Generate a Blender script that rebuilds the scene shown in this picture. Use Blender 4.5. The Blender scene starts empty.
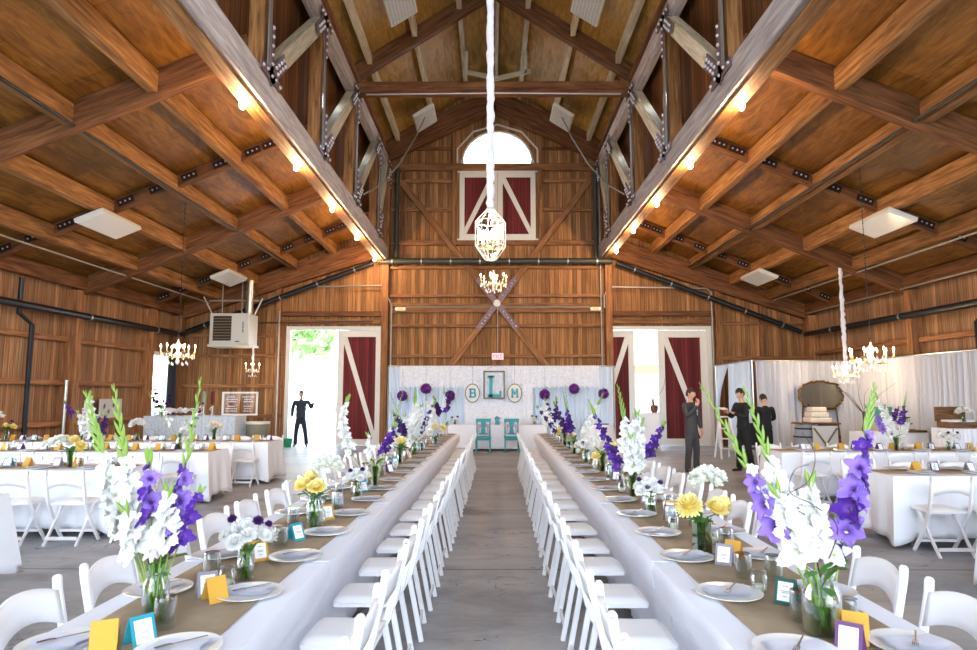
import bpy, bmesh, math, random
from mathutils import Vector, Matrix, noise
PI = math.pi
random.seed(7)
SC = bpy.context.scene
COL = SC.collection
V = Vector
def lin(h):
    h = h.lstrip('#'); r = []
    for i in (0, 2, 4):
        c = int(h[i:i+2], 16)/255
        r.append(c/12.92 if c <= .04045 else ((c+.055)/1.055)**2.4)
    return (*r, 1)
# ------------------------------------------------------------------ materials
MATS = {}
def newmat(name):
    m = bpy.data.materials.new(name); m.use_nodes = True
    nt = m.node_tree; b = nt.nodes['Principled BSDF']; MATS[name] = m
    return m, nt, b
def N(nt, t, **k):
    n = nt.nodes.new(t)
    for a, v in k.items():
        if hasattr(n, a): setattr(n, a, v)
        else: n.inputs[a.replace('_', ' ')].default_value = v
    return n
def plain(name, col, rough=.6, metal=0, var=.08, scale=8, bump=0, spec=.5, sheen=0):
    m, nt, b = newmat(name); L = nt.links
    c = lin(col); tc = N(nt, 'ShaderNodeTexCoord'); no = N(nt, 'ShaderNodeTexNoise'); no.inputs['Scale'].default_value = scale
    no.inputs['Detail'].default_value = 4
    L.new(tc.outputs['Object'], no.inputs['Vector'])
    mx = N(nt, 'ShaderNodeMix', data_type='RGBA'); mx.inputs[6].default_value = tuple(x*(1-var) for x in c[:3])+(1,)
    mx.inputs[7].default_value = tuple(min(1, x*(1+var)) for x in c[:3])+(1,)
    L.new(no.outputs['Fac'], mx.inputs[0]); L.new(mx.outputs[2], b.inputs['Base Color'])
    b.inputs['Roughness'].default_value = rough; b.inputs['Metallic'].default_value = metal
    b.inputs['Specular IOR Level'].default_value = spec
    if sheen: b.inputs['Sheen Weight'].default_value = sheen
    if bump:
        bp = N(nt, 'ShaderNodeBump'); bp.inputs['Strength'].default_value = bump; bp.inputs['Distance'].default_value = .01
        L.new(no.outputs['Fac'], bp.inputs['Height']); L.new(bp.outputs[0], b.inputs['Normal'])
    return m
def ramp(nt, stops):
    r = N(nt, 'ShaderNodeValToRGB'); e = r.color_ramp.elements
    while len(e) < len(stops): e.new(.5)
    for i, (p, c) in enumerate(stops): e[i].position = p; e[i].color = lin(c)
    return r
def wood(name, c1, c2, c3, rough=.65, scale=1.0):
    """timber: grain runs along the object's local X"""
    m, nt, b = newmat(name); L = nt.links
    tc = N(nt, 'ShaderNodeTexCoord'); oi = N(nt, 'ShaderNodeObjectInfo')
    mp = N(nt, 'ShaderNodeMapping'); mp.inputs['Scale'].default_value = (.9*scale, 11*scale, 11*scale)
    ad = N(nt, 'ShaderNodeVectorMath', operation='ADD')
    sc = N(nt, 'ShaderNodeMath', operation='MULTIPLY'); sc.inputs[1].default_value = 37
    L.new(oi.outputs['Random'], sc.inputs[0]); L.new(tc.outputs['Object'], mp.inputs[0]); L.new(mp.outputs[0], ad.inputs[0]); L.new(sc.outputs[0], ad.inputs[1])
    no = N(nt, 'ShaderNodeTexNoise'); no.inputs['Scale'].default_value = 1.6; no.inputs['Detail'].default_value = 7; no.inputs['Distortion'].default_value = .6
    L.new(ad.outputs[0], no.inputs['Vector'])
    r = ramp(nt, [(.3, c1), (.52, c2), (.72, c3)])
    L.new(no.outputs['Fac'], r.inputs[0])
    hs = N(nt, 'ShaderNodeHueSaturation'); mr = N(nt, 'ShaderNodeMapRange'); mr.inputs[3].default_value = .78; mr.inputs[4].default_value = 1.18
    L.new(oi.outputs['Random'], mr.inputs[0]); L.new(mr.outputs[0], hs.inputs['Value']); L.new(r.outputs[0], hs.inputs['Color'])
    # knots
    vo = N(nt, 'ShaderNodeTexVoronoi'); vo.inputs['Scale'].default_value = 1.0
    mp2 = N(nt, 'ShaderNodeMapping'); mp2.inputs['Scale'].default_value = (2.0, 7, 7); L.new(tc.outputs['Object'], mp2.inputs[0]); L.new(mp2.outputs[0], vo.inputs['Vector'])
    kr = ramp(nt, [(.0, '#3a2010'), (.14, '#ffffff')]); L.new(vo.outputs['Distance'], kr.inputs[0])
    mu = N(nt, 'ShaderNodeMix', data_type='RGBA', blend_type='MULTIPLY'); mu.inputs[0].default_value = .55
    L.new(hs.outputs[0], mu.inputs[6]); L.new(kr.outputs[0], mu.inputs[7])
    L.new(mu.outputs[2], b.inputs['Base Color']); b.inputs['Roughness'].default_value = rough; b.inputs['Specular IOR Level'].default_value = .3
    bp = N(nt, 'ShaderNodeBump'); bp.inputs['Strength'].default_value = .35; bp.inputs['Distance'].default_value = .01
    L.new(no.outputs['Fac'], bp.inputs['Height']); L.new(bp.outputs[0], b.inputs['Normal'])
    return m
def boards(name, ax, width, c1, c2, c3, gap=.07, grain=1.0):
    """vertical boards; ax = world axis (0 X, 1 Y) across the boards, grain along Z"""
    m, nt, b = newmat(name); L = nt.links
    tc = N(nt, 'ShaderNodeTexCoord'); sp = N(nt, 'ShaderNodeSeparateXYZ'); L.new(tc.outputs['Object'], sp.inputs[0])
    dv = N(nt, 'ShaderNodeMath', operation='DIVIDE'); dv.inputs[1].default_value = width; L.new(sp.outputs[ax], dv.inputs[0])
    fl = N(nt, 'ShaderNodeMath', operation='FLOOR'); L.new(dv.outputs[0], fl.inputs[0])
    fr = N(nt, 'ShaderNodeMath', operation='FRACT'); L.new(dv.outputs[0], fr.inputs[0])
    wn = N(nt, 'ShaderNodeTexWhiteNoise', noise_dimensions='1D'); L.new(fl.outputs[0], wn.inputs['W'])
    cb = N(nt, 'ShaderNodeCombineXYZ')
    a1 = N(nt, 'ShaderNodeMath', operation='MULTIPLY_ADD'); a1.inputs[1].default_value = 9; L.new(dv.outputs[0], a1.inputs[0])
    w2 = N(nt, 'ShaderNodeMath', operation='MULTIPLY'); w2.inputs[1].default_value = 50; L.new(wn.outputs['Value'], w2.inputs[0]); L.new(w2.outputs[0], a1.inputs[2])
    a2 = N(nt, 'ShaderNodeMath', operation='MULTIPLY'); a2.inputs[1].default_value = 1.1*grain; L.new(sp.outputs[2], a2.inputs[0])
    L.new(a1.outputs[0], cb.inputs[0]); L.new(a2.outputs[0], cb.inputs[1]); L.new(w2.outputs[0], cb.inputs[2])
    no = N(nt, 'ShaderNodeTexNoise'); no.inputs['Scale'].default_value = .9; no.inputs['Detail'].default_value = 6; no.inputs['Distortion'].default_value = .5
    L.new(cb.outputs[0], no.inputs['Vector'])
    r = ramp(nt, [(.28, c1), (.5, c2), (.75, c3)]); L.new(no.outputs['Fac'], r.inputs[0])
    hs = N(nt, 'ShaderNodeHueSaturation'); mr = N(nt, 'ShaderNodeMapRange'); mr.inputs[3].default_value = .62; mr.inputs[4].default_value = 1.25
    L.new(wn.outputs['Value'], mr.inputs[0]); L.new(mr.outputs[0], hs.inputs['Value']); L.new(r.outputs[0], hs.inputs['Color'])
    g1 = N(nt, 'ShaderNodeMath', operation='GREATER_THAN'); g1.inputs[1].default_value = gap; L.new(fr.outputs[0], g1.inputs[0])
    mx = N(nt, 'ShaderNodeMix', data_type='RGBA'); mx.inputs[6].default_value = lin('#2a170c')
    L.new(g1.outputs[0], mx.inputs[0]); L.new(hs.outputs[0], mx.inputs[7]); L.new(mx.outputs[2], b.inputs['Base Color'])
    b.inputs['Roughness'].default_value = .75; b.inputs['Specular IOR Level'].default_value = .25
    bp = N(nt, 'ShaderNodeBump'); bp.inputs['Strength'].default_value = .6; bp.inputs['Distance'].default_value = .02
    L.new(g1.outputs[0], bp.inputs['Height']); L.new(bp.outputs[0], b.inputs['Normal'])
    return m
def plywood(name, c1, c2, c3):
    m, nt, b = newmat(name); L = nt.links
    tc = N(nt, 'ShaderNodeTexCoord')
    bk = N(nt, 'ShaderNodeTexBrick'); bk.offset = .5
    bk.inputs['Color1'].default_value = (.35, .35, .35, 1); bk.inputs['Color2'].default_value = (.75, .75, .75, 1); bk.inputs['Mortar'].default_value = (0, 0, 0, 1)
    bk.inputs['Scale'].default_value = 1; bk.inputs['Mortar Size'].default_value = .006; bk.inputs['Brick Width'].default_value = 2.44; bk.inputs['Row Height'].default_value = 1.22
    L.new(tc.outputs['Object'], bk.inputs['Vector'])
    mp = N(nt, 'ShaderNodeMapping'); mp.inputs['Scale'].default_value = (1.0, 5.5, 1); L.new(tc.outputs['Object'], mp.inputs[0])
    no = N(nt, 'ShaderNodeTexNoise'); no.inputs['Scale'].default_value = 1.3; no.inputs['Detail'].default_value = 9; no.inputs['Distortion'].default_value = 1.2; no.inputs['Roughness'].default_value = .65
    L.new(mp.outputs[0], no.inputs['Vector'])
    r = ramp(nt, [(.3, c1), (.5, c2), (.72, c3)]); L.new(no.outputs['Fac'], r.inputs[0])
    mr = N(nt, 'ShaderNodeMapRange'); mr.inputs[3].default_value = .45; mr.inputs[4].default_value = 1.5
    L.new(bk.outputs['Color'], mr.inputs[0])
    n2 = N(nt, 'ShaderNodeTexNoise'); n2.inputs['Scale'].default_value = .55; n2.inputs['Detail'].default_value = 5; n2.inputs['Distortion'].default_value = .8; L.new(tc.outputs['Object'], n2.inputs['Vector'])
    m3 = N(nt, 'ShaderNodeMapRange'); m3.inputs[1].default_value = .35; m3.inputs[2].default_value = .65; m3.inputs[3].default_value = .72; m3.inputs[4].default_value = 1.1; L.new(n2.outputs['Fac'], m3.inputs[0])
    mm = N(nt, 'ShaderNodeMath', operation='MULTIPLY'); L.new(mr.outputs[0], mm.inputs[0]); L.new(m3.outputs[0], mm.inputs[1])
    hs = N(nt, 'ShaderNodeHueSaturation'); L.new(mm.outputs[0], hs.inputs['Value']); L.new(r.outputs[0], hs.inputs['Color'])
    L.new(hs.outputs[0], b.inputs['Base Color']); b.inputs['Roughness'].default_value = .5; b.inputs['Specular IOR Level'].default_value = .35
    return m
def emit(name, col, s):
    m, nt, b = newmat(name); b.inputs['Base Color'].default_value = lin(col)
    b.inputs['Emission Color'].default_value = lin(col); b.inputs['Emission Strength'].default_value = s
    return m
def glass(name, tint='#ffffff', gl=.12):
    m, nt, b = newmat(name); L = nt.links; nt.nodes.remove(b)
    o = nt.nodes['Material Output']; t = N(nt, 'ShaderNodeBsdfTransparent'); t.inputs[0].default_value = lin(tint)
    g = N(nt, 'ShaderNodeBsdfGlossy'); g.inputs['Roughness'].default_value = .03; g.inputs[0].default_value = (1, 1, 1, 1)
    lw = N(nt, 'ShaderNodeLayerWeight'); lw.inputs['Blend'].default_value = gl*2.2
    mx = N(nt, 'ShaderNodeMixShader'); L.new(lw.outputs['Facing'], mx.inputs[0]); L.new(t.outputs[0], mx.inputs[1]); L.new(g.outputs[0], mx.inputs[2])
    L.new(mx.outputs[0], o.inputs[0]); return m
def burlap(name):
    m, nt, b = newmat(name); L = nt.links; tc = N(nt, 'ShaderNodeTexCoord')
    w1 = N(nt, 'ShaderNodeTexWave', bands_direction='X'); w2 = N(nt, 'ShaderNodeTexWave', bands_direction='Y')
    for w in (w1, w2): w.inputs['Scale'].default_value = 55; w.inputs['Distortion'].default_value = 2.5; L.new(tc.outputs['Object'], w.inputs['Vector'])
    mu = N(nt, 'ShaderNodeMath', operation='MULTIPLY'); L.new(w1.outputs['Fac'], mu.inputs[0]); L.new(w2.outputs['Fac'], mu.inputs[1])
    no = N(nt, 'ShaderNodeTexNoise'); no.inputs['Scale'].default_value = 3; no.inputs['Detail'].default_value = 8; L.new(tc.outputs['Object'], no.inputs['Vector'])
    ad = N(nt, 'ShaderNodeMath', operation='ADD'); ms = N(nt, 'ShaderNodeMath', operation='MULTIPLY'); ms.inputs[1].default_value = .5
    L.new(mu.outputs[0], ms.inputs[0]); L.new(ms.outputs[0], ad.inputs[0]); L.new(no.outputs['Fac'], ad.inputs[1])
    r = ramp(nt, [(.3, '#8c7862'), (.6, '#a8967e'), (.95, '#c0ae96')]); L.new(ad.outputs[0], r.inputs[0]); L.new(r.outputs[0], b.inputs['Base Color'])
    b.inputs['Roughness'].default_value = .95; b.inputs['Specular IOR Level'].default_value = .1
    bp = N(nt, 'ShaderNodeBump'); bp.inputs['Strength'].default_value = .5; bp.inputs['Distance'].default_value = .003; L.new(mu.outputs[0], bp.inputs['Height']); L.new(bp.outputs[0], b.inputs['Normal'])
def lace(name, col, density=.5, scale=22):
    m, nt, b = newmat(name); L = nt.links; tc = N(nt, 'ShaderNodeTexCoord')
    vo = N(nt, 'ShaderNodeTexVoronoi', feature='DISTANCE_TO_EDGE'); vo.inputs['Scale'].default_value = scale; L.new(tc.outputs['Object'], vo.inputs['Vector'])
    r = N(nt, 'ShaderNodeMapRange'); r.inputs[1].default_value = .08; r.inputs[2].default_value = .3; r.inputs[3].default_value = 1; r.inputs[4].default_value = density
    L.new(vo.outputs['Distance'], r.inputs[0]); L.new(r.outputs[0], b.inputs['Alpha']); b.inputs['Base Color'].default_value = lin(col); b.inputs['Roughness'].default_value = .9
def concrete(name):
    m, nt, b = newmat(name); L = nt.links; tc = N(nt, 'ShaderNodeTexCoord')
    n1 = N(nt, 'ShaderNodeTexNoise'); n1.inputs['Scale'].default_value = .7; n1.inputs['Detail'].default_value = 10; n1.inputs['Roughness'].default_value = .7; n1.inputs['Distortion'].default_value = .8
    mp = N(nt, 'ShaderNodeMapping'); mp.inputs['Scale'].default_value = (.7, 1.5, 1); L.new(tc.outputs['Object'], mp.inputs[0]); L.new(mp.outputs[0], n1.inputs['Vector'])
    r = ramp(nt, [(.3, '#65666a'), (.45, '#8c8d90'), (.58, '#a4a4a5'), (.75, '#bab9b6')]); L.new(n1.outputs['Fac'], r.inputs[0])
    n2 = N(nt, 'ShaderNodeTexNoise'); n2.inputs['Scale'].default_value = .9; n2.inputs['Detail'].default_value = 6; L.new(tc.outputs['Object'], n2.inputs['Vector'])
    r2 = ramp(nt, [(.30, '#5b4a3c'), (.40, '#ffffff')]); L.new(n2.outputs['Fac'], r2.inputs[0])
    mu = N(nt, 'ShaderNodeMix', data_type='RGBA', blend_type='MULTIPLY'); mu.inputs[0].default_value = .55; L.new(r.outputs[0], mu.inputs[6]); L.new(r2.outputs[0], mu.inputs[7])
    # joints
    sp = N(nt, 'ShaderNodeSeparateXYZ'); L.new(tc.outputs['Object'], sp.inputs[0])
    pm = N(nt, 'ShaderNodeMath', operation='PINGPONG'); pm.inputs[1].default_value = 1.6; L.new(sp.outputs[1], pm.inputs[0])
    lt = N(nt, 'ShaderNodeMath', operation='LESS_THAN'); lt.inputs[1].default_value = .012; L.new(pm.outputs[0], lt.inputs[0])
    n3 = N(nt, 'ShaderNodeTexNoise'); n3.inputs['Scale'].default_value = .35; n3.inputs['Detail'].default_value = 12; n3.inputs['Distortion'].default_value = 2.2; L.new(mp.outputs[0], n3.inputs['Vector'])
    sb = N(nt, 'ShaderNodeMath', operation='SUBTRACT'); sb.inputs[1].default_value = .5; L.new(n3.outputs['Fac'], sb.inputs[0])
    ab = N(nt, 'ShaderNodeMath', operation='ABSOLUTE'); L.new(sb.outputs[0], ab.inputs[0])
    l2 = N(nt, 'ShaderNodeMath', operation='LESS_THAN'); l2.inputs[1].default_value = .0012; L.new(ab.outputs[0], l2.inputs[0])
    mxx = N(nt, 'ShaderNodeMath', operation='MAXIMUM'); L.new(lt.outputs[0], mxx.inputs[0]); L.new(l2.outputs[0], mxx.inputs[1])
    mx = N(nt, 'ShaderNodeMix', data_type='RGBA'); mx.inputs[7].default_value = lin('#3a3733'); L.new(mxx.outputs[0], mx.inputs[0]); L.new(mu.outputs[2], mx.inputs[6])
    L.new(mx.outputs[2], b.inputs['Base Color'])
    rr = N(nt, 'ShaderNodeMapRange'); rr.inputs[3].default_value = .28; rr.inputs[4].default_value = .6; L.new(n1.outputs['Fac'], rr.inputs[0]); L.new(rr.outputs[0], b.inputs['Roughness'])
    b.inputs['Specular IOR Level'].default_value = .45
    bp = N(nt, 'ShaderNodeBump'); bp.inputs['Strength'].default_value = .1; bp.inputs['Distance'].default_value = .01; L.new(n1.outputs['Fac'], bp.inputs['Height']); L.new(bp.outputs[0], b.inputs['Normal'])
def petal_mat(name, cin, cout, r0=.1, r1=.8, size=.05):
    """colour runs from the throat to the petal edge"""
    m, nt, b = newmat(name); L = nt.links; tc = N(nt, 'ShaderNodeTexCoord')
    ln = N(nt, 'ShaderNodeVectorMath', operation='LENGTH'); L.new(tc.outputs['Object'], ln.inputs[0])
    mr = N(nt, 'ShaderNodeMapRange'); mr.inputs[1].default_value = r0*size; mr.inputs[2].default_value = r1*size; L.new(ln.outputs['Value'], mr.inputs[0])
    r = ramp(nt, [(0, cin), (1, cout)]); L.new(mr.outputs[0], r.inputs[0])
    L.new(r.outputs[0], b.inputs['Base Color']); b.inputs['Roughness'].default_value = .6; b.inputs['Specular IOR Level'].default_value = .2
    b.inputs['Subsurface Weight'].default_value = 0
    return m
wood('timber', '#66431f', '#96673c', '#b58652'); wood('timber_dark', '#4c2e18', '#764a2a', '#90623c'); wood('timber_grey', '#948a88', '#b8aeac', '#d2cac8')
wood('timber_pale', '#b0a286', '#cec2a8', '#e2dac6'); wood('girt', '#6b452a', '#94643d', '#b08055'); wood('rustic', '#4b3524', '#6d4f38', '#8a6a4c', scale=2)
boards('wall_boards', 0, .15, '#6c4729', '#9e6f45', '#c6986a', gap=.05); boards('wall_boards_side', 1, .15, '#735036', '#a67a56', '#cca682', gap=.05)
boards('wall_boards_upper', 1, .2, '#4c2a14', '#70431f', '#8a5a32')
boards('red_boards', 0, .11, '#5a1f20', '#6c282a', '#7c3435', gap=.08)
plywood('plywood', '#603c15', '#8a5a22', '#aa7632'); plywood('plywood_nave', '#7c5826', '#a67e3e', '#c09a54')
burlap('burlap'); concrete('concrete'); lace('lace_white', '#eaf1fc', .6, 26); lace('lace_blue', '#c9d3df', .8, 14)
plain('cloth_white', '#eef1fb', .9, var=.02, spec=.15); plain('cloth_side', '#eff2f9', .9, var=.02, spec=.15)
plain('chair_white', '#f0f0f2', .38, var=.02); plain('pad_white', '#f2f1f0', .5, var=.02); plain('plate_white', '#f2f1ee', .18, var=.01)
plain('napkin', '#dadce8', .9, var=.04, spec=.1); plain('silver', '#c8c8cc', .22, 1, var=.02); plain('paint_white', '#e2e0d8', .5, var=.03)
plain('steel_plate', '#7a6266', .5, .3, var=.15); plain('steel_dark', '#2d1c18', .5, .3); plain('bolt', '#d8d8dc', .3, .8); plain('pipe_black', '#1e2226', .35, .2); plain('pipe_green', '#3c4038', .5, .2)
plain('pipe_grey', '#a8a49c', .4, .5); plain('galv', '#b8b8b2', .3, .8, var=.2, scale=20); plain('steel_grey', '#8a8680', .5, .4)
plain('drape_blue', '#cfdff0', .85, var=.03, sheen=.2); plain('drape_grey', '#cccdd4', .85, var=.03, sheen=.2)
plain('card_yellow', '#cb9a38', .8, var=.04); plain('card_teal', '#1f8fa0', .8, var=.04); plain('card_purple', '#63406e', .8, var=.04); plain('card_grey', '#8f8a98', .8, var=.04); plain('card_green', '#1f5a52', .8); plain('paper', '#eeeef2', .9, var=.01); plain('ink', '#56566a', .8)
plain('stem_green', '#5f8f3a', .5, var=.2, scale=20); plain('leaf_green', '#3f7030', .5, var=.3, scale=30); plain('bud_green', '#7c9c3e', .55, var=.2, scale=30); plain('water', '#5f8f4a', .05, var=.1)
plain('turquoise', '#2a93a4', .5, var=.08); plain('teal_letter', '#2aa0b0', .5); plain('pom_purple', '#6a2486', .7, var=.3, scale=30); plain('frame_grey', '#6f6a62', .5)
plain('gold', '#6a4c28', .4, .7, var=.3, scale=40); plain('mirror', '#8e8e8a', .05, 1, var=0); plain('twig', '#4a2c26', .7); plain('wax', '#f2ead4', .6)
plain('suit_grey', '#403e40', .85, var=.08, scale=60); plain('black_cloth', '#141416', .85, var=.1); plain('navy_cloth', '#2c3440', .85); plain('trouser_navy', '#262c3a', .85); plain('skin', '#cc9c82', .55, var=.05); plain('hair_brown', '#3a261a', .7); plain('hair_black', '#1c1614', .6); plain('shirt_white', '#e8e8ee', .8); plain('shoe_black', '#15110f', .3); plain('tie', '#8a909c', .7)
plain('heater_white', '#dcdcd4', .4, var=.02); plain('heater_dark', '#3a2f26', .5); plain('heater_fin', '#a08a68', .4, .5); plain('panel_lattice', '#b4aeac', .5, var=.1); plain('drum', '#7d7a6a', .6, var=.2, bump=.3)
plain('crystal', '#f4f2ee', .05, var=.02); plain('brass', '#c9a35c', .3, .9); plain('emergency', '#d8cfa0', .5); plain('exit_white', '#f0eeee', .5, var=0); plain('grout', '#8c8780', .8); plain('ext_wall', '#dcdad2', .8); plain('ext_roof', '#a8875e', .8); plain('ext_ground', '#b8b4ac', .9, var=.1, scale=1); plain('tree_green', '#8fae6a', .8, var=.3, scale=2); plain('car_grey', '#70808c', .3); plain('urn_green', '#5d9a8c', .4); plain('dark_ceramic', '#241c1e', .3)
plain('ribbon', '#b9aebb', .7); plain('green_bag', '#2a9a6a', .6); plain('board_grey', '#c9c7c4', .7); plain('chalk', '#d8d8d8', .9); plain('wicker', '#a58250', .8, bump=.5, scale=60); plain('barrel_blue', '#8c96a0', .6, var=.2); plain('cake_cream', '#ecdfcf', .6)
plain('slate', '#56504a', .6)
petal_mat('glad_white', '#d2d6a4', '#dcdcd8', .0, .5); petal_mat('glad_purple', '#8a62b8', '#4c2488', .1, .75); petal_mat('glad_lavender', '#552078', '#8a6cc4', .1, .8); petal_mat('glad_dark', '#5a2f6a', '#3c1f5c', .1, .7)
petal_mat('mum_white', '#e0e4c8', '#efefee', .0, .5); petal_mat('mum_yellow', '#ecd052', '#f8f2b2', .2, 1.0); petal_mat('mum_cream', '#e0b890', '#f2ead0', .1, .8); petal_mat('aster_purple', '#2a1040', '#5a2f78', .1, .6)
glass('glass_clear', '#f2f6f6', .14); glass('glass_green', '#b4cc84', .2); glass('glass_blue', '#b8dbe4', .13); glass('window_glass', '#ffffff', .03)
emit('bulb_glow', '#ffe0b0', 40); emit('candle_glow', '#ffe2b0', 18); emit('exit_red', '#e84a5a', 1.2); emit('led', '#ffffff', 8)
# ------------------------------------------------------------------ mesh builder
class MB:
    def __init__(s): s.v = []; s.f = []; s.m = []
    def add(s, vs, fs, mi=0):
        o = len(s.v); s.v += [V(p) for p in vs]; s.f += [tuple(o+i for i in f) for f in fs]; s.m += [mi]*len(fs); return s
    def box(s, a, b, mi=0, M=None):
        x0, y0, z0 = a; x1, y1, z1 = b
        vs = [V(p) for p in ((x0,y0,z0),(x1,y0,z0),(x1,y1,z0),(x0,y1,z0),(x0,y0,z1),(x1,y0,z1),(x1,y1,z1),(x0,y1,z1))]
        if M: vs = [M @ p for p in vs]
        return s.add(vs, [(0,3,2,1),(4,5,6,7),(0,1,5,4),(1,2,6,5),(2,3,7,6),(3,0,4,7)], mi)
    def bar(s, p, q, w, h, mi=0, up=(0,0,1)):
        return s.box((0,-w/2,-h/2), ((V(q)-V(p)).length, w/2, h/2), mi, frame(p, q, up))
    def tube(s, pts, r, n=8, mi=0, cap=True):
        pts = [V(p) for p in pts]; k = len(pts); rs = r if isinstance(r, (list, tuple)) else [r]*k
        vs = []; u = None
        for i, p in enumerate(pts):
            t = (pts[min(i+1, k-1)]-pts[max(i-1, 0)]).normalized()
            if u is None: u = t.orthogonal().normalized()
            u = (u - t*u.dot(t)); u = u.normalized() if u.length > 1e-6 else t.orthogonal().normalized()
            w = t.cross(u)
            vs += [p+(u*math.cos(a)+w*math.sin(a))*rs[i] for a in (2*PI*j/n for j in range(n))]
        fs = [(i*n+j, i*n+(j+1)%n, (i+1)*n+(j+1)%n, (i+1)*n+j) for i in range(k-1) for j in range(n)]
        if cap: fs += [tuple(reversed(range(n))), tuple(range((k-1)*n, k*n))]
        return s.add(vs, fs, mi)
    def lathe(s, prof, n=16, c=(0,0,0), mi=0, M=None, sx=1, sy=1):
        vs = []
        for r, z in prof: vs += [V((c[0]+r*sx*math.cos(2*PI*j/n), c[1]+r*sy*math.sin(2*PI*j/n), c[2]+z)) for j in range(n)]
        if M: vs = [M @ p for p in vs]
        k = len(prof)
        fs = [(i*n+j, i*n+(j+1)%n, (i+1)*n+(j+1)%n, (i+1)*n+j) for i in range(k-1) for j in range(n)]
        if prof[0][0] > 1e-4: fs.append(tuple(reversed(range(n))))
        if prof[-1][0] > 1e-4: fs.append(tuple(range((k-1)*n, k*n)))
        return s.add(vs, fs, mi)
    def ball(s, c, r, n=8, mi=0, sc=(1,1,1)):
        m = n//2+1
        prof = [(max(1e-5, math.sin(PI*i/m)), -math.cos(PI*i/m)) for i in range(m+1)]
        M = Matrix.Translation(V(c)) @ Matrix.Diagonal((r*sc[0], r*sc[1], r*sc[2], 1))
        return s.lathe(prof, n, (0,0,0), mi, M)
    def sheet(s, fn, nu, nv, mi=0):
        vs = [fn(i/nu, j/nv) for i in range(nu+1) for j in range(nv+1)]
        fs = [(i*(nv+1)+j, (i+1)*(nv+1)+j, (i+1)*(nv+1)+j+1, i*(nv+1)+j+1) for i in range(nu) for j in range(nv)]
        return s.add(vs, fs, mi)
    def prism(s, poly, y0, y1, mi=0, M=None):
        """polygon in XZ extruded along Y"""
        n = len(poly); vs = [V((x, y0, z)) for x, z in poly]+[V((x, y1, z)) for x, z in poly]
        if M: vs = [M @ p for p in vs]
        return s.add(vs, [tuple(range(n)), tuple(reversed(range(n, 2*n)))]+[(i, i+n, (i+1) % n+n, (i+1) % n) for i in range(n)], mi)
    def mesh(s, name, mats, smooth=True):
        me = bpy.data.meshes.new(name); me.from_pydata([tuple(p) for p in s.v], [], s.f); me.update()
        for m in (mats if isinstance(mats, (list, tuple)) else [mats]): me.materials.append(MATS[m])
        for p, i in zip(me.polygons, s.m): p.material_index = i; p.use_smooth = smooth
        bm = bmesh.new(); bm.from_mesh(me); bmesh.ops.recalc_face_normals(bm, faces=bm.faces)
        if smooth:
            for e in bm.edges:
                if len(e.link_faces) == 2 and e.calc_face_angle(0) > .7: e.smooth = False
        bm.to_mesh(me); bm.free()
        return me
    def build(s, name, mats, parent=None, loc=(0,0,0), rot=(0,0,0), smooth=True, bevel=0, solid=0):
        return inst(s.mesh(name, mats, smooth), name, parent, loc, rot, bevel, solid)
def frame(p, q, up=(0,0,1)):
    p, q, up = V(p), V(q), V(up); x = (q-p).normalized()
    if abs(x.dot(up)) > .98: up = V((0,1,0)) if abs(x.y) < .9 else V((1,0,0))
    y = up.cross(x).normalized(); z = x.cross(y)
    M = Matrix((x, y, z)).transposed().to_4x4(); M.translation = p
    return M
def inst(me, name, parent=None, loc=(0,0,0), rot=(0,0,0), bevel=0, solid=0):
    o = bpy.data.objects.new(name, me); COL.objects.link(o); o.location = loc; o.rotation_euler = rot
    if parent: o.parent = parent
    if bevel:
        b = o.modifiers.new('bevel', 'BEVEL'); b.width = bevel; b.segments = 1; b.limit_method = 'ANGLE'
    if solid:
        b = o.modifiers.new('solid', 'SOLIDIFY'); b.thickness = solid; b.offset = 0
    return o
def beam(name, p, q, w, h, mat, parent=None, up=(0,0,1), bevel=.008):
    """timber between two points; its local X is the grain"""
    L = (V(q)-V(p)).length
    o = MB().box((0,-w/2,-h/2), (L, w/2, h/2)).build(name, mat, parent, smooth=False, bevel=bevel)
    o.matrix_basis = frame(p, q, up); return o
def tag(o, label=None, cat=None, group=None, kind=None):
    if label: o['label'] = label
    if cat: o['category'] = cat
    if group: o['group'] = group
    if kind: o['kind'] = kind
    return o
def thing(name, label, cat, loc=(0,0,0), rz=0, group=None):
    o = bpy.data.objects.new(name, None); COL.objects.link(o); o.empty_display_size = .1
    o.location = loc; o.rotation_euler = (0,0,rz); return tag(o, label, cat, group)
def struct(name, loc=(0,0,0)):
    o = bpy.data.objects.new(name, None); COL.objects.link(o); o.location = loc; o['kind'] = 'structure'; return o
def copy_tree(o, parent=None):
    c = o.copy(); COL.objects.link(c)
    if parent: c.parent = parent
    for ch in CH.get(o.name, ()): copy_tree(ch, c)
    return c
CH = {}
def index(o):
    """remember an object's children, for copy_tree"""
    CH[o.name] = [x for x in bpy.data.objects if x.parent == o]
    for x in CH[o.name]: index(x)
    return o
ORD = ['first','second','third','fourth','fifth','sixth','seventh','eighth','ninth','tenth','eleventh','twelfth','thirteenth','fourteenth','fifteenth','sixteenth','seventeenth','eighteenth','nineteenth','twentieth','twenty-first']
# ------------------------------------------------------------------ the barn
CX = .06; YE = 21.5; Y0 = -8.5
def zP(x): return 4.13+.41*(10.4-abs(x-CX))           # underside of the aisle rafters
def zN(x): return 9.85+.65*(3.5-abs(x-CX))            # underside of the nave rafters
TRIM = [0]
def trim(): TRIM[0] += 1; return struct('trim_%d' % TRIM[0])
fl = MB().box((-10.6, Y0, -.12), (10.75, YE+.25, 0)).build('floor', 'concrete', smooth=False); fl['kind'] = 'structure'
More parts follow.
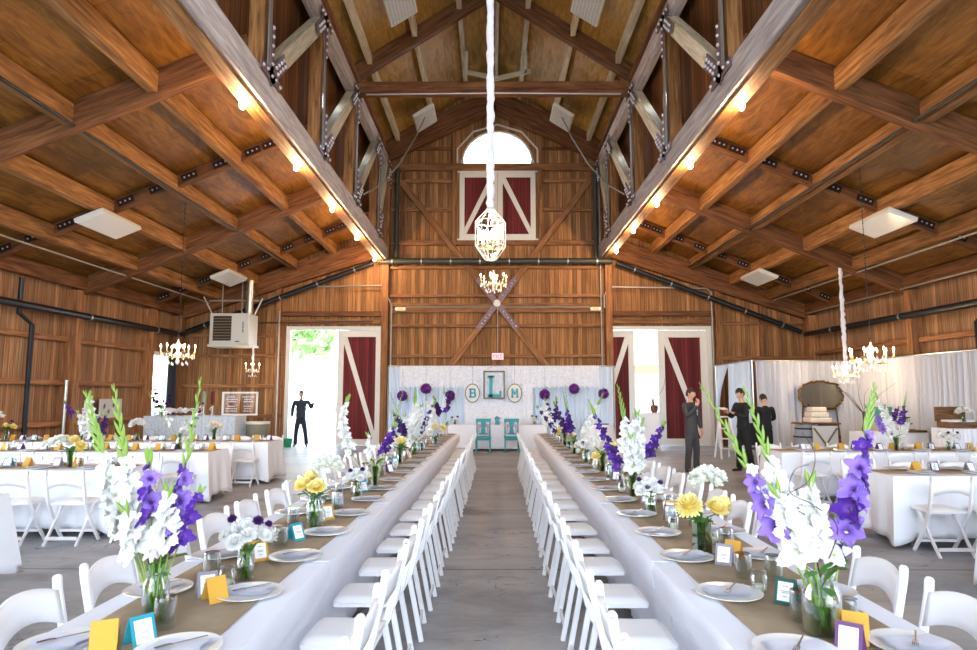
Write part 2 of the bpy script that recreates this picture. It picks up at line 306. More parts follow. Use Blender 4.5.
# roof decks (each a slab with its own slope)
def slab(name, p0, p1, mat, y0=Y0-.6, y1=YE+.5, th=.06, parent=None):
    """deck from p0 (x,z) to p1 (x,z), running along Y; local X = world Y"""
    L = math.hypot(p1[0]-p0[0], p1[1]-p0[1])
    o = MB().box((0,0,0), (y1-y0, L, th)).build(name, mat, parent, smooth=False)
    x = V((0,1,0)); y = V((p1[0]-p0[0], 0, p1[1]-p0[1])).normalized(); z = x.cross(y)
    if z.z < 0:
        z = -z
    M = Matrix((x, y, z)).transposed().to_4x4(); M.translation = V((p0[0], y0, p0[1])); o.matrix_basis = M
    return o
ceil = struct('ceiling')
for s in (-1, 1):
    xa = CX+s*4.05; xb = CX+s*10.9
    slab('aisle_roof_deck', (xb, zP(xb)+.45), (xa, zP(xa)+.45), 'plywood', parent=ceil)
    slab('nave_roof_deck', (CX+s*4.3, zN(CX+s*4.3)+.42), (CX, zN(CX)+.42), 'plywood_nave', parent=ceil)
# far gable wall, built of narrow strips round its openings
def wall_strips(name, xs, top, holes, mat, y0, y1, axis='x'):
    mb = MB()
    for a, b in zip(xs[:-1], xs[1:]):
        m = (a+b)/2; segs = [(0, 0, top(a), top(b))]
        for (h0, h1, zb, zt) in holes:
            if h0 <= m <= h1:
                new = []
                for (l0, l1, t0, t1) in segs:
                    za, zc = (zt(a), zt(b)) if callable(zt) else (zt, zt)
                    if zb > l0+.01: new.append((l0, l1, zb, zb))
                    if za < t0-.01: new.append((za, zc, t0, t1))
                    elif zb <= l0+.01 and za >= t0: pass
                segs = [q for q in new if q[3]-q[1] > 0] if new else []
        for (l0, l1, t0, t1) in segs:
            vs = [(a,y0,l0),(b,y0,l1),(b,y0,t1),(a,y0,t0),(a,y1,l0),(b,y1,l1),(b,y1,t1),(a,y1,t0)]
            if axis == 'y': vs = [(q[1], q[0], q[2]) for q in vs]
            mb.add(vs, [(0,1,2,3),(7,6,5,4),(0,4,5,1),(3,2,6,7),(0,3,7,4),(1,5,6,2)])
    o = mb.build(name, mat, smooth=False); o['kind'] = 'structure'; return o
def roofline(x): return zN(x)+.45 if abs(x-CX) < 4.05 else zP(x)+.47
WX, WR, WZ = .2, 1.2, 9.47
def arc(x): return WZ+1.15*math.sqrt(max(0, 1-((x-WX)/WR)**2))
brk = sorted(set([round(-10.45+.1*i, 3) for i in range(211)]+[-6.72,-3.58,3.92,7.18,-1.0,1.4]+[round(WX-WR+.04*i, 3) for i in range(61)]+[CX, CX-4.05, CX+4.05]))
wall_strips('wall_far', brk, roofline, [(-6.72,-3.58,-1,3.87),(3.92,7.18,-1,3.87),(WX-WR,WX+WR,WZ,arc)], 'wall_boards', YE, YE+.06)
# side walls, with wide out-of-view openings added to let daylight in
yb = [Y0, 2.0, 10.5, 13.0, 19.55, 20.8, YE+.06]
wall_strips('wall_left', yb, lambda y: zP(-10.35)+.45, [(2.0,10.5,-1,3.3),(19.55,20.8,.75,2.9)], 'wall_boards_side', -10.46, -10.40, 'y')
wall_strips('wall_right', yb, lambda y: zP(10.5)+.45, [(2.0,10.5,-1,3.3)], 'wall_boards_side', 10.52, 10.58, 'y')
# clerestory walls over the trusses; out-of-view gaps kept large to add daylight
HW = [(-7.8, -4.0), (-3.4, -.3), (.3, 2.9), (3.4, 6.0), (6.5, 8.6), (14.2, 14.75), (17.6, 18.1)]
cw = sorted([Y0]+[v for q in HW for v in q]+[YE])
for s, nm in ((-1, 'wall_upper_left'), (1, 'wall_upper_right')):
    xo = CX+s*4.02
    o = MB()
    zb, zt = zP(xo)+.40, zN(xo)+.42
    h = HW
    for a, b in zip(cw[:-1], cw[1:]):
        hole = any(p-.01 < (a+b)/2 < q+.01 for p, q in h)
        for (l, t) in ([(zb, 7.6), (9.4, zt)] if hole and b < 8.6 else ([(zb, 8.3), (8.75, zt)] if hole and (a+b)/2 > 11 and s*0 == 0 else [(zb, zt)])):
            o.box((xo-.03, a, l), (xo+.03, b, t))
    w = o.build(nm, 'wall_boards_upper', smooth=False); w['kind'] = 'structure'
# ---- trusses on both sides of the nave
NODES = [-8.2, -6.2, -3.3, -.0, 3.2, 6.4, 9.6, 12.85, 16.1, 19.45]
boltm = MB().ball((0,0,0), .026, 8).mesh('bolt', 'bolt')
def gusset(parent, s, y, zbase, dy, dz, up):
    xi = CX+s*3.5-s*.012
    mb = MB(); d = V((0, dy, dz)).normalized(); c = V((xi, y, zbase))
    mb.bar(c+V((0,0,-.12 if up else .12)), c+V((0,0,.85 if up else -.85)), .02, .15, up=(0,1,0))
    mb.bar(c-d*.1, c+d*.85, .02, .25, up=(0,0,1) if abs(d.z) < .95 else (0,1,0))
    mb.bar(c-V((0,.45,0)), c+V((0,.4,0)), .02, .16)
    g = mb.build('gusset_plate', 'steel_plate', parent, smooth=False)
    pts = [c+V((0,0,(.2+.15*i)*(1 if up else -1))) for i in range(5)]+[c+V((0,-.38+.19*i,.03*(i % 2))) for i in range(5)]
    q = d.cross(V((1,0,0)))
    pts += [c+d*(.3+.15*i)+q*.05*sg for i in range(4) for sg in (-1, 1)]
    for p in pts: inst(boltm, 'bolt', g, p-V((s*.014,0,0))).scale = (1.25,)*3
for s in (-1, 1):
    t = trim(); xc = CX+s*3.66
    beam('bottom_chord', (xc-s*.0, Y0, 6.35+s*.04), (xc, YE, 6.35+s*.04), .30, .48, 'timber_grey', t)
    beam('soffit_board', (xc+s*.06, Y0, 6.085+s*.04), (xc+s*.06, YE, 6.085+s*.04), .26, .05, 'timber', t)
    beam('top_chord', (xc, Y0, 9.5), (xc, YE, 9.5), .24, .34, 'timber_grey', t)
    beam('chord_cap', (xc-s*.0, Y0, 9.74), (xc, YE, 9.74), .4, .12, 'timber_dark', t)
    for k, y in enumerate(NODES):
        beam('post', (xc+s*.03, y, 6.6), (xc+s*.03, y, 9.33), .22, .24, 'timber', t, up=(1,0,0))
        MB().box((CX+s*3.5-.012, y-.1, 6.6), (CX+s*3.5+.012, y+.02, 9.33)).build('steel_strap', 'steel_grey', t, smooth=False)
        y2 = NODES[k+1] if k+1 < len(NODES) else YE-.1
        z2 = 9.3
        beam('diagonal_brace', (xc-s*.01, y+.15, 6.62), (xc-s*.01, y2-.12, z2), .2, .3, 'timber_pale', t)
        d = V((0, y2-y-.27, z2-6.62))
        gusset(t, s, y+.05, 6.58, d.y, d.z, True)
        gusset(t, s, y2-.05, 9.4, -d.y, -d.z, False)
# ---- aisle rafters and purlins
platem = MB().box((-.17,-.012,-.07), (.17,.012,.07)).mesh('hanger_plate', 'steel_dark', False)
for s in (-1, 1):
    t = trim()
    xa, xb = CX+s*3.8, CX+s*10.4
    for y in (-8.3, -3.3, 3.15, 9.68, 16.2):
        beam('main_rafter', (xb, y, zP(xb)+.22), (xa, y, zP(xa)+.22), .19, .42, 'timber_dark', t)
    for y in (-6.0, 0.0, 6.4, 13.0, 19.5):
        r = beam('secondary_rafter', (xb, y, zP(xb)+.29), (xa, y, zP(xa)+.29), .13, .24, 'timber_dark', t)
        if y > 5:
            L = (V((xb,0,zP(xb)))-V((xa,0,zP(xa)))).length
            for q in (4.62, 4.98, 5.62, 6.26, 6.9, 7.54, 8.18, 8.74, 9.38, 9.97):
                px = L*(10.4-q)/(10.4-3.8)
                pl = inst(platem, 'hanger_plate', r, (px, 0, 0))
                if s > 0: pl.location = (px, .077, 0)
                else: pl.location = (px, -.077, 0)
                for q in (-.1, 0, .1):
                    bo = inst(boltm, 'bolt', pl, (q, .014 if s > 0 else -.014, 0)); bo.scale = (.8, .8, .8)
    xe = CX+s*3.9
    beam('end_rafter', (CX+s*10.4, YE-.2, 4.1+.3), (xe, YE-.2, 6.2+.3), .2, .62, 'timber_dark', t)
    for q in (5.3, 6.58, 7.86, 9.06, 10.28):
        x = CX+s*q
        a = math.atan(.41)
        beam('purlin', (x, Y0, zP(x)+.25), (x, YE-.1, zP(x)+.25), .17, .34, 'timber' if q < 9.5 else 'timber_dark', t)
# ---- nave rafters, tie beam, purlins
t = trim()
for y in (-8.3, -3.3, 3.15, 9.68, 16.15):
    for s in (-1, 1):
        beam('nave_rafter', (CX+s*3.75, y, zN(3.75+CX)+.18), (CX, y, zN(CX)+.18), .2, .4, 'timber_dark', t)
    if y > 12 or y < 0:
        b = beam('tie_beam', (CX-3.52, y, 9.53), (CX+3.52, y, 9.53), .22, .34, 'timber_dark', t)
for s in (-1, 1):
    beam('gable_rafter', (CX+s*3.7, YE-.2, 9.55+.28), (CX, YE-.2, 11.35+.28), .2, .75, 'timber_dark', t)
    for q in (.9, 2.06, 3.22):
        x = CX+s*q
        beam('nave_purlin', (x, Y0, zN(x)+.27), (x, YE-.1, zN(x)+.27), .13, .26, 'timber_pale', t)
beam('ridge_beam', (CX+.1, Y0, zN(CX)+.2), (CX+.1, YE-.1, zN(CX)+.2), .1, .36, 'timber_pale', t)
# strut pair under the ridge near the gable
beam('ridge_brace', (CX-.75, 18.3, 11.1), (CX-.05, 18.3, 10.95), .1, .12, 'timber_pale', t); beam('ridge_brace', (CX+.05, 18.3, 10.9), (CX+1.1, 18.3, 11.15), .1, .12, 'timber_pale', t)
beam('ridge_post', (CX-.8, 18.3, 11.75), (CX-.8, 18.3, 11.05), .1, .1, 'timber_pale', t); beam('ridge_post', (CX+.95, 18.3, 11.75), (CX+.95, 18.3, 11.05), .1, .1, 'timber_pale', t)
# ---- framing on the far wall
t = trim(); F = YE-.03
def fw(name, x0, z0, x1, z1, w=.1, d=.1, mat='girt', yc=None):
    yc = YE-.01-d/2 if yc is None else yc
    return beam(name, (x0, yc, z0), (x1, yc, z1), d, w, mat, t)
for x in (-3.52, 3.87): fw('wall_post', x, 0, x, 9.9, .28, .22)
for x in (-3.0, 3.42): fw('wall_stud', x, 6.1, x, 9.4, .1, .12, 'timber_dark')
for x in (-1.25, 1.66): fw('wall_stud', x, 6.6, x, 10.6, .16, .13)
for z, w in ((2.92,.1),(3.92,.1),(4.44,.16),(4.62,.1),(4.92,.1),(5.88,.1)): fw('girt', -3.38, z, 3.73, z, w, .12)
for z, w in ((6.72,.16),): fw('girt', -3.38, z, 3.73, z, w, .12)
for z in (7.86, 8.86): fw('girt', -3.38, z, -1.33, z, .13); fw('girt', 1.74, z, 3.73, z, .13)
fw('girt', -3.38, 9.33, 3.73, 9.33, .24, .15)
fw('girt', -3.0, 10.0, -1.33, 10.0, .1, .1, 'timber_dark'); fw('girt', 1.74, 10.0, 3.0, 10.0, .1, .1, 'timber_dark')
for sx, (x0, x1) in ((-1, (-10.4, -6.9)), (1, (7.4, 10.5))):
    for z in ((.96, 1.94, 2.93) if sx < 0 else (2.85,)): fw('girt', x0, z, x1, z, .11, .12)
for x in (-8.62, 8.9): fw('wall_stud', x, 0, x, zP(x)+.1, .1, .1)
for x in (-7.05, -10.3, 7.45, 10.4): fw('wall_post', x, 0, x, zP(x)+.1, .2, .16)
for x0, x1 in ((-6.95, -3.66), (4.01, 7.35)): fw('girt', x0, 4.32, x1, 4.32, .16, .14, 'timber_dark'); fw('door_header', x0, 4.06, x1, 4.06, .14, .14)
for x0, x1 in ((-10.3, -6.95), (7.35, 10.4)): fw('girt', x0, 4.0 if x0 > 0 else 3.6, x1, 4.0 if x0 > 0 else 3.6, .1, .1)
yb_ = YE-.2
c0 = (.18, yb_, 4.64)
for (x, z) in ((-3.05, 8.8), (3.28, 8.8), (-1.42, 2.5), (1.86, 2.5)):
    b = beam('diagonal_brace', c0, (x, yb_, z), .07, .2, 'girt', t)
    d = (V((x, yb_, z))-V(c0)); d.normalize()
    g = MB().bar(V(c0)+V((0,-.05,0)), V(c0)+V((0,-.05,0))+d*1.05, .02, .18).build('splice_plate', 'steel_plate', t, smooth=False)
    for k in range(6): inst(boltm, 'bolt', g, V(c0)+V((0,-.065,0))+d*(.35+.12*k)+V((.03*(k % 2), 0, 0)))
# ---- side wall framing
for s, x in ((-1, -10.40), (1, 10.52)):
    t = trim()
    for y in (-3.2, 1.9, 10.6, 15.8, 19.3, 21.1) if s < 0 else (-3.2, 1.9, 10.6, 15.9, 21.0):
        beam('wall_post', (x-s*.16, y, 0), (x-s*.16, y, zP(x)+.1), .2, .32, 'girt', t, up=(1,0,0))
    for z in (.98, 1.94, 2.98):
        for a, b in ((Y0, 1.9), (10.6, 15.7), (15.9, 19.3)) if s < 0 else ((Y0, 1.9), (10.6, 15.8), (16, 21.3)):
            beam('girt', (x-s*.08, a, z), (x-s*.08, b, z), .15, .12, 'girt', t)
    beam('light_opening_header', (x-s*.1, 1.9, 3.35), (x-s*.1, 10.6, 3.35), .16, .2, 'girt', t)  # header over the unseen opening added for daylight
# ---- left side window
w = struct('window_1')
mb = MB()
for a, b in (((-10.46,19.5,.7),(-10.3,19.6,2.95)), ((-10.46,20.75,.7),(-10.3,20.85,2.95)), ((-10.46,19.5,2.87),(-10.3,20.85,2.98)), ((-10.46,19.5,.66),(-10.26,20.85,.76))): mb.box(a, b)
mb.box((-10.44,20.15,.75), (-10.39,20.2,2.9)); mb.box((-10.44,19.55,1.8), (-10.39,20.8,1.84))
mb.build('window_frame', 'paint_white', w, smooth=False)
MB().box((-10.43,19.55,.75), (-10.42,20.8,2.9)).build('pane', 'window_glass', w, smooth=False)
def curtain(mb, p, q, z0, z1, amp=.05, folds=10, nu=None, nv=8, mi=0, gather=0, seed=0, ragged=0):
    p, q = V(p), V(q); L = (q-p).length; n = (q-p).cross(V((0,0,1))).normalized(); nu = nu or folds*6
    def fn(u, v):
        ph = 2*PI*folds*u+1.3*math.sin(7*u+seed)+.8*math.sin(17*u+seed*2)
        a = amp*(.55+.45*v)*(1+.4*math.sin(11*u+seed))
        off = a*math.sin(ph)+.3*a*math.sin(2.3*ph+1)
        return p+(q-p)*u+n*off+V((0,0,z1+(z0-z1)*v-(ragged*abs(math.sin(PI*u*L/.16)) if v > .99 else 0)))
    mb.sheet(fn, nu, nv, mi); return mb
cu = curtain(MB(), (-10.2,20.5,0), (-10.2,21.2,0), .1, 2.95, .04, 5).build('curtain', 'navy_cloth')
tag(cu, 'dark blue-grey curtain hanging beside the window in the left wall', 'curtain')
# ---- arched window and loft door
w = struct('window_2')
mb = MB(); n = 24
pts = [(WX+WR*math.cos(PI*k/n), WZ+1.15*math.sin(PI*k/n)) for k in range(n+1)]
for k in range(n):
    (x0, z0), (x1, z1) = pts[k], pts[k+1]
    mb.bar((x0, YE+.02, z0), (x1, YE+.02, z1), .12, .06)
for x in (-.35, .2, .75): mb.box((x-.012, YE+.01, WZ), (x+.012, YE+.04, arc(x)))
mb.box((WX-WR, YE+.0, WZ-.03), (WX+WR, YE+.05, WZ+.03)); mb.build('window_frame', 'paint_white', w, smooth=False)
# dark angular infill with a white outline around the arch
ang = [(-1.17, 9.5), (-1.17, 9.98), (-.62, 10.6), (.2, 10.85), (1.02, 10.6), (1.57, 9.98), (1.57, 9.5)]
mb = MB()
for a, b in zip(ang[:-1], ang[1:]): mb.bar((a[0], YE-.05, a[1]), (b[0], YE-.05, b[1]), .06, .045)
mb.build('arch_trim', 'paint_white', w, smooth=False)
MB().prism([(x, z) for x, z in pts], YE+.03, YE+.04).build('pane', 'window_glass', w, smooth=False)
def leaf(parent, x0, x1, z0, z1, y, diag, fw_=.2, th=.05):
    """one plank door leaf: red boards in a white frame with a diagonal"""
    MB().box((x0, y, z0), (x1, y+th, z1)).build('door_panel', 'red_boards', parent, smooth=False)
    mb = MB(); f = fw_; yy = (y-.03, y)
    for a, b in (((x0,z0),(x0+f,z1)), ((x1-f,z0),(x1,z1)), ((x0+f,z0),(x1-f,z0+f)), ((x0+f,z1-f*1.1),(x1-f,z1))): mb.box((a[0],yy[0],a[1]), (b[0],yy[1],b[1]))
    mb.build('door_frame', 'paint_white', parent, smooth=False, bevel=.005)
    xa, xb = x0+f, x1-f; d = f*.55
    za, zb = z0+f, z1-f*1.1
    P = [(xa, zb), (xa+d, zb), (xb, za+d*2.2), (xb, za), (xb-d*.6, za), (xa, zb-d*2.0)]
    if diag < 0: P = [(x0+x1-x, z) for x, z in P][::-1]
    MB().prism(P, y-.028, y-.002).build('diagonal_board', 'paint_white', parent, smooth=False)
d = struct('door_1')
leaf(d, -1.08, .2, 6.85, 9.17, YE-.06, -1, .17); leaf(d, .21, 1.49, 6.85, 9.17, YE-.06, 1, .17)
MB().box((-1.16,YE-.1,6.78),(1.57,YE-.01,6.86)).box((-1.16,YE-.1,9.17),(1.57,YE-.01,9.22)).build('sill', 'paint_white', d, smooth=False)
# barn door openings
def casing(parent, x0, x1, z1):
    MB().box((x0-.08,YE-.05,0),(x0+.06,YE+.1,z1+.02)).box((x1-.06,YE-.05,0),(x1+.08,YE+.1,z1+.02)).box((x0+.06,YE-.05,z1-.1),(x1-.06,YE+.1,z1+.02)).build('door_casing', 'paint_white', parent, smooth=False)
d = struct('door_2'); casing(d, -6.72, -3.58, 3.89); leaf(d, -5.1, -3.64, .01, 3.78, YE+.05, 1, .2)
d = struct('door_3'); casing(d, 3.92, 7.18, 3.89); leaf(d, 3.2, 4.74, .01, 3.78, YE+.13, -1, .2); leaf(d, 5.5, 7.12, .01, 3.78, YE+.05, 1, .22)
# ---- outdoors
g = MB().box((-60, YE+.26, -.14), (60, 90, -.06)).build('ground', 'ext_ground', smooth=False); g['kind'] = 'structure'
g = MB().box((-60, -60, -.14), (60, Y0, -.06)).box((-60,Y0,-.14),(-10.6,YE+.26,-.06)).box((10.75,Y0,-.14),(60,YE+.26,-.06)).build('ground', 'ext_ground', smooth=False); g['kind'] = 'structure'
def tree(x, y, h, label, seed):
    random.seed(seed); t = thing('tree', label, 'tree', (x, y, -.06))
    MB().tube([(0,0,0),(.1,0,h*.3),(0,.1,h*.6)], [.22,.17,.08], 8).build('trunk', 'rustic', t)
    mb = MB()
    for k in range(900):
        a = random.uniform(0, 2*PI); e = random.uniform(-.5, 1); r = random.uniform(.6, 1)
        c = V((math.cos(a)*math.sqrt(1-e*e*.9)*h*.36*r, math.sin(a)*math.sqrt(1-e*e*.9)*h*.36*r, h*.62+e*h*.38*r))
        n = V((random.gauss(0,1), random.gauss(0,1), random.gauss(0,1))).normalized(); u = n.orthogonal().normalized()*h*.045; w_ = n.cross(u)
        mb.add([c-u, c-w_*.5, c+u, c+w_*.5], [(0,1,2,3)])
    mb.build('crown', 'tree_green', t, smooth=False)
tree(-13.0, 40, 9, 'pale green leafy tree beyond the open left barn door', 1); tree(-9, 56, 10, 'tall green tree seen at the right of the left door opening', 2); tree(-21, 50, 8, 'green tree behind the man in the doorway', 3)
b = thing('outbuilding', 'white outbuilding with a tan roof edge seen through the right barn door gap', 'building', (8.5, 31, -.06))
MB().box((-4,0,0),(5,5,2.75)).build('wall', 'ext_wall', b, smooth=False); MB().prism([(-4.3,2.75),(5.3,2.75),(5.3,3.1),(-4.3,3.1)], -.5, 5.3).build('roof', 'ext_roof', b, smooth=False)
def car(x, y, rz, label):
    c = thing('car', label, 'car', (x, y, -.06), rz)
    MB().prism([(-2.1,.3),(2.1,.3),(2.15,.75),(1.4,.9),(.8,1.4),(-1.0,1.42),(-1.7,.95),(-2.15,.85)], -.85, .85).build('car_body', 'car_grey', c, smooth=False, bevel=.06)
    for qx in (-1.35, 1.35):
        for qy in (-.8, .8): MB().lathe([(.01,-.1),(.33,-.1),(.33,.1),(.01,.1)], 16, M=Matrix.Translation((qx,qy,.33)) @ Matrix.Rotation(PI/2, 4, 'X')).build('wheel', 'shoe_black', c)
    MB().prism([(-1.55,.95),(1.25,.95),(.75,1.33),(-1.0,1.35)], -.87, .87).build('side_window', 'window_glass', c, smooth=False)
car(-10.2, 52, .1, 'grey car parked outside, right of the man in the doorway'); car(-15.5, 27, 1.2, 'grey car parked outside the left wall window')
# ------------------------------------------------------------------ folding chairs
def make_chair(cross=False):
    """faces local +Y; back top at y=-.2, seat front at y=.2"""
    t = thing('folding_chair', 'x', 'chair')
    def rail(sx):
        x = sx*.208
        pts = [(x, -.215, .8), (x, -.21, .75), (x, -.145, .46), (x, -.0, .2), (x, .15, .0)]
        mb = MB()
        for a, b in zip(pts[:-1], pts[1:]):
            mb.bar(V(a)+(V(a)-V(b)).normalized()*.006, V(b), .024, .038, up=(0,1,.3))
        M = Matrix.Translation((x, -.215, .8)) @ Matrix.Rotation(PI/2, 4, 'Y')
        mb.lathe([(.019,-.012),(.019,.012)], 12, M=M); return mb.mesh('front_leg', 'chair_white', False)
    def rear(sx):
        x = sx*.178; return MB().bar((x, .1 if cross else -.13, .445), (x, -.22, .0), .022, .034, up=(0,1,0)).mesh('rear_leg', 'chair_white', False)
    for s in (-1, 1): inst(rail(s), 'front_leg', t, bevel=.004)
    for s in (-1, 1): inst(rear(s), 'rear_leg', t, bevel=.004)
    MB().prism([(-.19,-.14),(.19,-.14),(.185,.2),(.15,.215),(-.15,.215),(-.185,.2)], 0, .022, M=Matrix.Translation((0,0,.452)) @ Matrix.Rotation(-PI/2, 4, 'X')).build('seat_frame', 'chair_white', t, smooth=False)
    def pad(u, v):
        x = (u-.5)*.36; y = -.13+.335*v; e = min(1, 8*min(u, 1-u, v, 1-v)); return V((x, y, .452+.026*math.sqrt(max(0, e))))
    mb = MB().sheet(pad, 14, 14); mb.build('seat', 'pad_white', t)
    def back(u, v):     # arched, dished back panel
        a = (u-.5)*2; z = (.6+.055*(1-a*a))+(.15-.01*(1-a*a))*v; y = -.165-(.03*(1-a*a))-(z-.6)*.24
        return V((a*.2, y, z))
    MB().sheet(back, 14, 3).build('backrest', 'chair_white', t, solid=.014)
    mb = MB().bar((-.178,-.203,.085),(.178,-.203,.085), .016, .034); mb.build('stretcher', 'chair_white', t, smooth=False)
    MB().bar((-.2,.066,.12),(.2,.066,.12), .016, .028).build('stretcher', 'chair_white', t, smooth=False)
    return t
_chair = {k: [index(make_chair(k)), False] for k in (False, True)}
def place_chair(x, y, rz, label, group, z=0):
    pr = _chair['aisle side' not in label]; c = copy_tree(pr[0]) if pr[1] else pr[0]; pr[1] = True
    c.location = (x, y, z); c.rotation_euler = (0, 0, rz); c['label'] = label; c['group'] = group; return c
# ------------------------------------------------------------------ tables and cloths
def make_table(length, name='banquet_table'):
    t = thing(name, 'x', 'table'); L = length-.04
    MB().box((-.36,.02,.715),(.36,L,.745)).build('tabletop', 'plate_white', t, smooth=False)
    for y in (.25, L-.25):
        for s in (-1, 1): MB().tube([(s*.24,y,.715),(s*.24,y,0)], .014, 8).build('leg', 'steel_grey', t)
        MB().tube([(-.24,y,.1),(.24,y,.1)], .01, 6).build('stretcher', 'steel_grey', t)
    return t
def cloth(length, mat, ends=(0, 0), hem=.16, seed=0, side=(1, 1), W=.78, name='tablecloth', wave=1.0, top=.757, lift=0):
    """table runs along local +Y from 0 to length, centred on x=0; ends: how far the drape swings out at each end"""
    random.seed(seed); hw = W/2; mb = MB(); st = .05
    L = length; P = []
    def edge(a, b, n): return [(a[0]+(b[0]-a[0])*k/n, a[1]+(b[1]-a[1])*k/n) for k in range(n)]
    nx, ny = max(4, int(W/st)), int(L/st)
    P = edge((-hw,0),(hw,0),nx)+edge((hw,0),(hw,L),ny)+edge((hw,L),(-hw,L),nx)+edge((-hw,L),(-hw,0),ny)
    n = len(P); rows = 9; corners = [0, nx, nx+ny, 2*nx+ny]
    vs = []
    for i, (x, y) in enumerate(P):
        out = V((0,0,0))
        if i < nx or i == 0: out += V((0,-1,0))
        if nx <= i <= nx+ny: out += V((1,0,0))
        if nx+ny <= i <= 2*nx+ny: out += V((0,1,0))
        if i >= 2*nx+ny or i == 0: out += V((-1,0,0))
        dc = min(min(abs(i-c), n-abs(i-c)) for c in corners)*st
        cw = math.exp(-(dc/.13)**2)
        c = corners[min(range(4), key=lambda k: min(abs(i-corners[k]), n-abs(i-corners[k])))]
        endf = ends[0] if y < L/2 else ends[1]
        cd = V((1 if x > 0 else -1, (-1 if y < L/2 else 1)*(1 if endf > 0 else 0), 0))
        out = (out*(1-cw)+cd*cw*.8)
        for r in range(rows+1):
            v = r/rows; hm = hem; z = top+(hm-top)*v - cw*v*v*(hem-.03)*(1 if endf > 0 else .3)
            fold = math.sin(i*st*2*PI/.31+seed)*.016+math.sin(i*st*2*PI/.173+seed*3)*.008
            d = .004+(.03 if wave > .5 else .008)*v+fold*v*wave+cw*.075*v*(1 if endf > 0 else .2)
            q = V((x, y, 0))+out*d
            if lift and abs(out.x) > .5: q.x -= math.copysign(1,x)*.1*min(1,max(0,(.63-z)/.13))
            if abs(out.y) > .1 and ends[0 if y < L/2 else 1] == 0:      # butted end: hangs flat
                q.y = y+(.012*v if y < L/2 else -.012*v)
            vs.append((q.x, q.y, z))
    fs = [(i*(rows+1)+r, ((i+1) % n)*(rows+1)+r, ((i+1) % n)*(rows+1)+r+1, i*(rows+1)+r+1) for i in range(n) for r in range(rows)]
    fs.append(tuple(i*(rows+1) for i in range(n))); mb.add(vs, fs)
    return mb.build(name, mat, None, solid=.003)
def disc_plate():
    return MB().lathe([(.001,.004),(.085,.004),(.095,.006),(.135,.016),(.143,.018),(.144,.021),(.135,.0195),(.096,.010),(.085,.0085),(.001,.0085)], 32).mesh('plate', 'plate_white')
_plate = disc_plate()
def napkin_mesh(k):
    random.seed(k); mb = MB()
    for j in range(4):
        a = random.uniform(-.01,.01); b = random.uniform(-.01,.01); w, h = .1-.003*j, .06-.003*j
        def fn(u, v, j=j): return V(((u-.5)*2*w+a+.006*math.sin(9*v+j), (v-.5)*2*h+b+.005*math.sin(7*u+k), .0215+.0025*j+.002*math.sin(5*u+j+k)*math.sin(4*v+k)+(.006*(u-.8)/.2 if u > .8 else 0)))
        mb.sheet(fn, 8, 5)
    return mb.mesh('napkin', 'napkin')
_napk = [napkin_mesh(k) for k in range(3)]
def fork_mesh():
    mb = MB(); mb.bar((0,-.09,.0),(0,.03,.002), .006, .002); mb.bar((0,.03,.002),(0,.05,.004), .018, .002)
    for x in (-.008,-.0027,.0027,.008): mb.bar((x,.05,.004),(x,.088,.003), .003, .0018)
    return mb.mesh('fork', 'silver', False)
_fork = fork_mesh()
def tumbler_mesh(r=.041, h=.115, up=True):
    prof = [(r*.9,0),(r*.94,.006),(r,h*.5),(r*1.04,h),(r*1.0,h),(r*.95,h*.5),(r*.86,.012),(.001,.01)]
    m = MB().lathe(prof if up else [(a, h-z) for a, z in prof], 20); return m.mesh('glass_tumbler', 'glass_clear')
_tumb = tumbler_mesh(up=False)
def card_meshes(col, tall=.1, wide=.085):
    """an A-shaped folded card with a white printed panel"""
    mb = MB(); d = .045
    for s in (-1, 1): mb.add([(-wide/2, s*d, 0), (wide/2, s*d, 0), (wide/2, 0, tall), (-wide/2, 0, tall)], [(0,1,2,3)])
    c = mb.mesh('tent_card', col, False)
    k = .14; nx = V((0,-tall, -d)).normalized()*.0022
    f = lambda u, v, e=1: V((-wide/2+wide*u, -d*(1-v), tall*v))+V((0,-.9,.4))*.003*e
    p = MB().add([f(k,k), f(1-k,k), f(1-k,1-k), f(k,1-k)], [(0,1,2,3)]).mesh('printed_panel', 'paper', False)
    i = MB()
    for v, u0, u1 in ((.68,.36,.64),(.5,.3,.7),(.44,.34,.66),(.3,.4,.6)):
        i.add([f(u0,v,1.5), f(u1,v,1.5), f(u1,v+.02,1.5), f(u0,v+.02,1.5)], [(0,1,2,3)])
    return c, p, i.mesh('lettering', 'ink', False)
_cards = {c: card_meshes('card_'+c) for c in ('yellow','teal','purple','grey','green')}
CN = dict(yellow='mustard yellow', teal='teal blue', purple='plum purple', grey='grey', green='dark green')
def place_card(x, y, z, rz, col, label, group, panel=True, s=1, big=True):
    c, p, i = _cards[col]
    o = inst(c, 'tent_card', None, (x,y,z), (0,0,rz), solid=.0015); o.scale = (s,s,s); tag(o, label, 'card', group)
    if panel:
        q = inst(p, 'printed_panel', o)
        if big: inst(i, 'lettering', q)
    return o
VPOS = [(1.235,2.54),(-1.325,2.66),(1.18,3.76),(-1.19,3.25),(-1.18,4.44),(1.2,5.04),(1.24,5.83),(-1.15,5.7),(-1.12,6.37),(1.29,7.71),(1.24,8.72),(1.24,9.89),(1.29,11.64),(1.34,14.1),(-1.2,8.64),(-1.13,9.71),(-1.0,11.63),(-1.02,14.6),(-5.18,8.1),(-6.39,10.6),(-5.1,10.75),(-8.0,12.85),(-9.5,12.85),(-6.9,12.8),(-5.4,12.8),(6.45,10.55),(7.35,10.65),(5.95,7.85),(-4.75,5.55),(-1.12,10.5),(-1.05,12.4),(-1.1,13.3),(1.3,12.6),(1.28,10.9)]
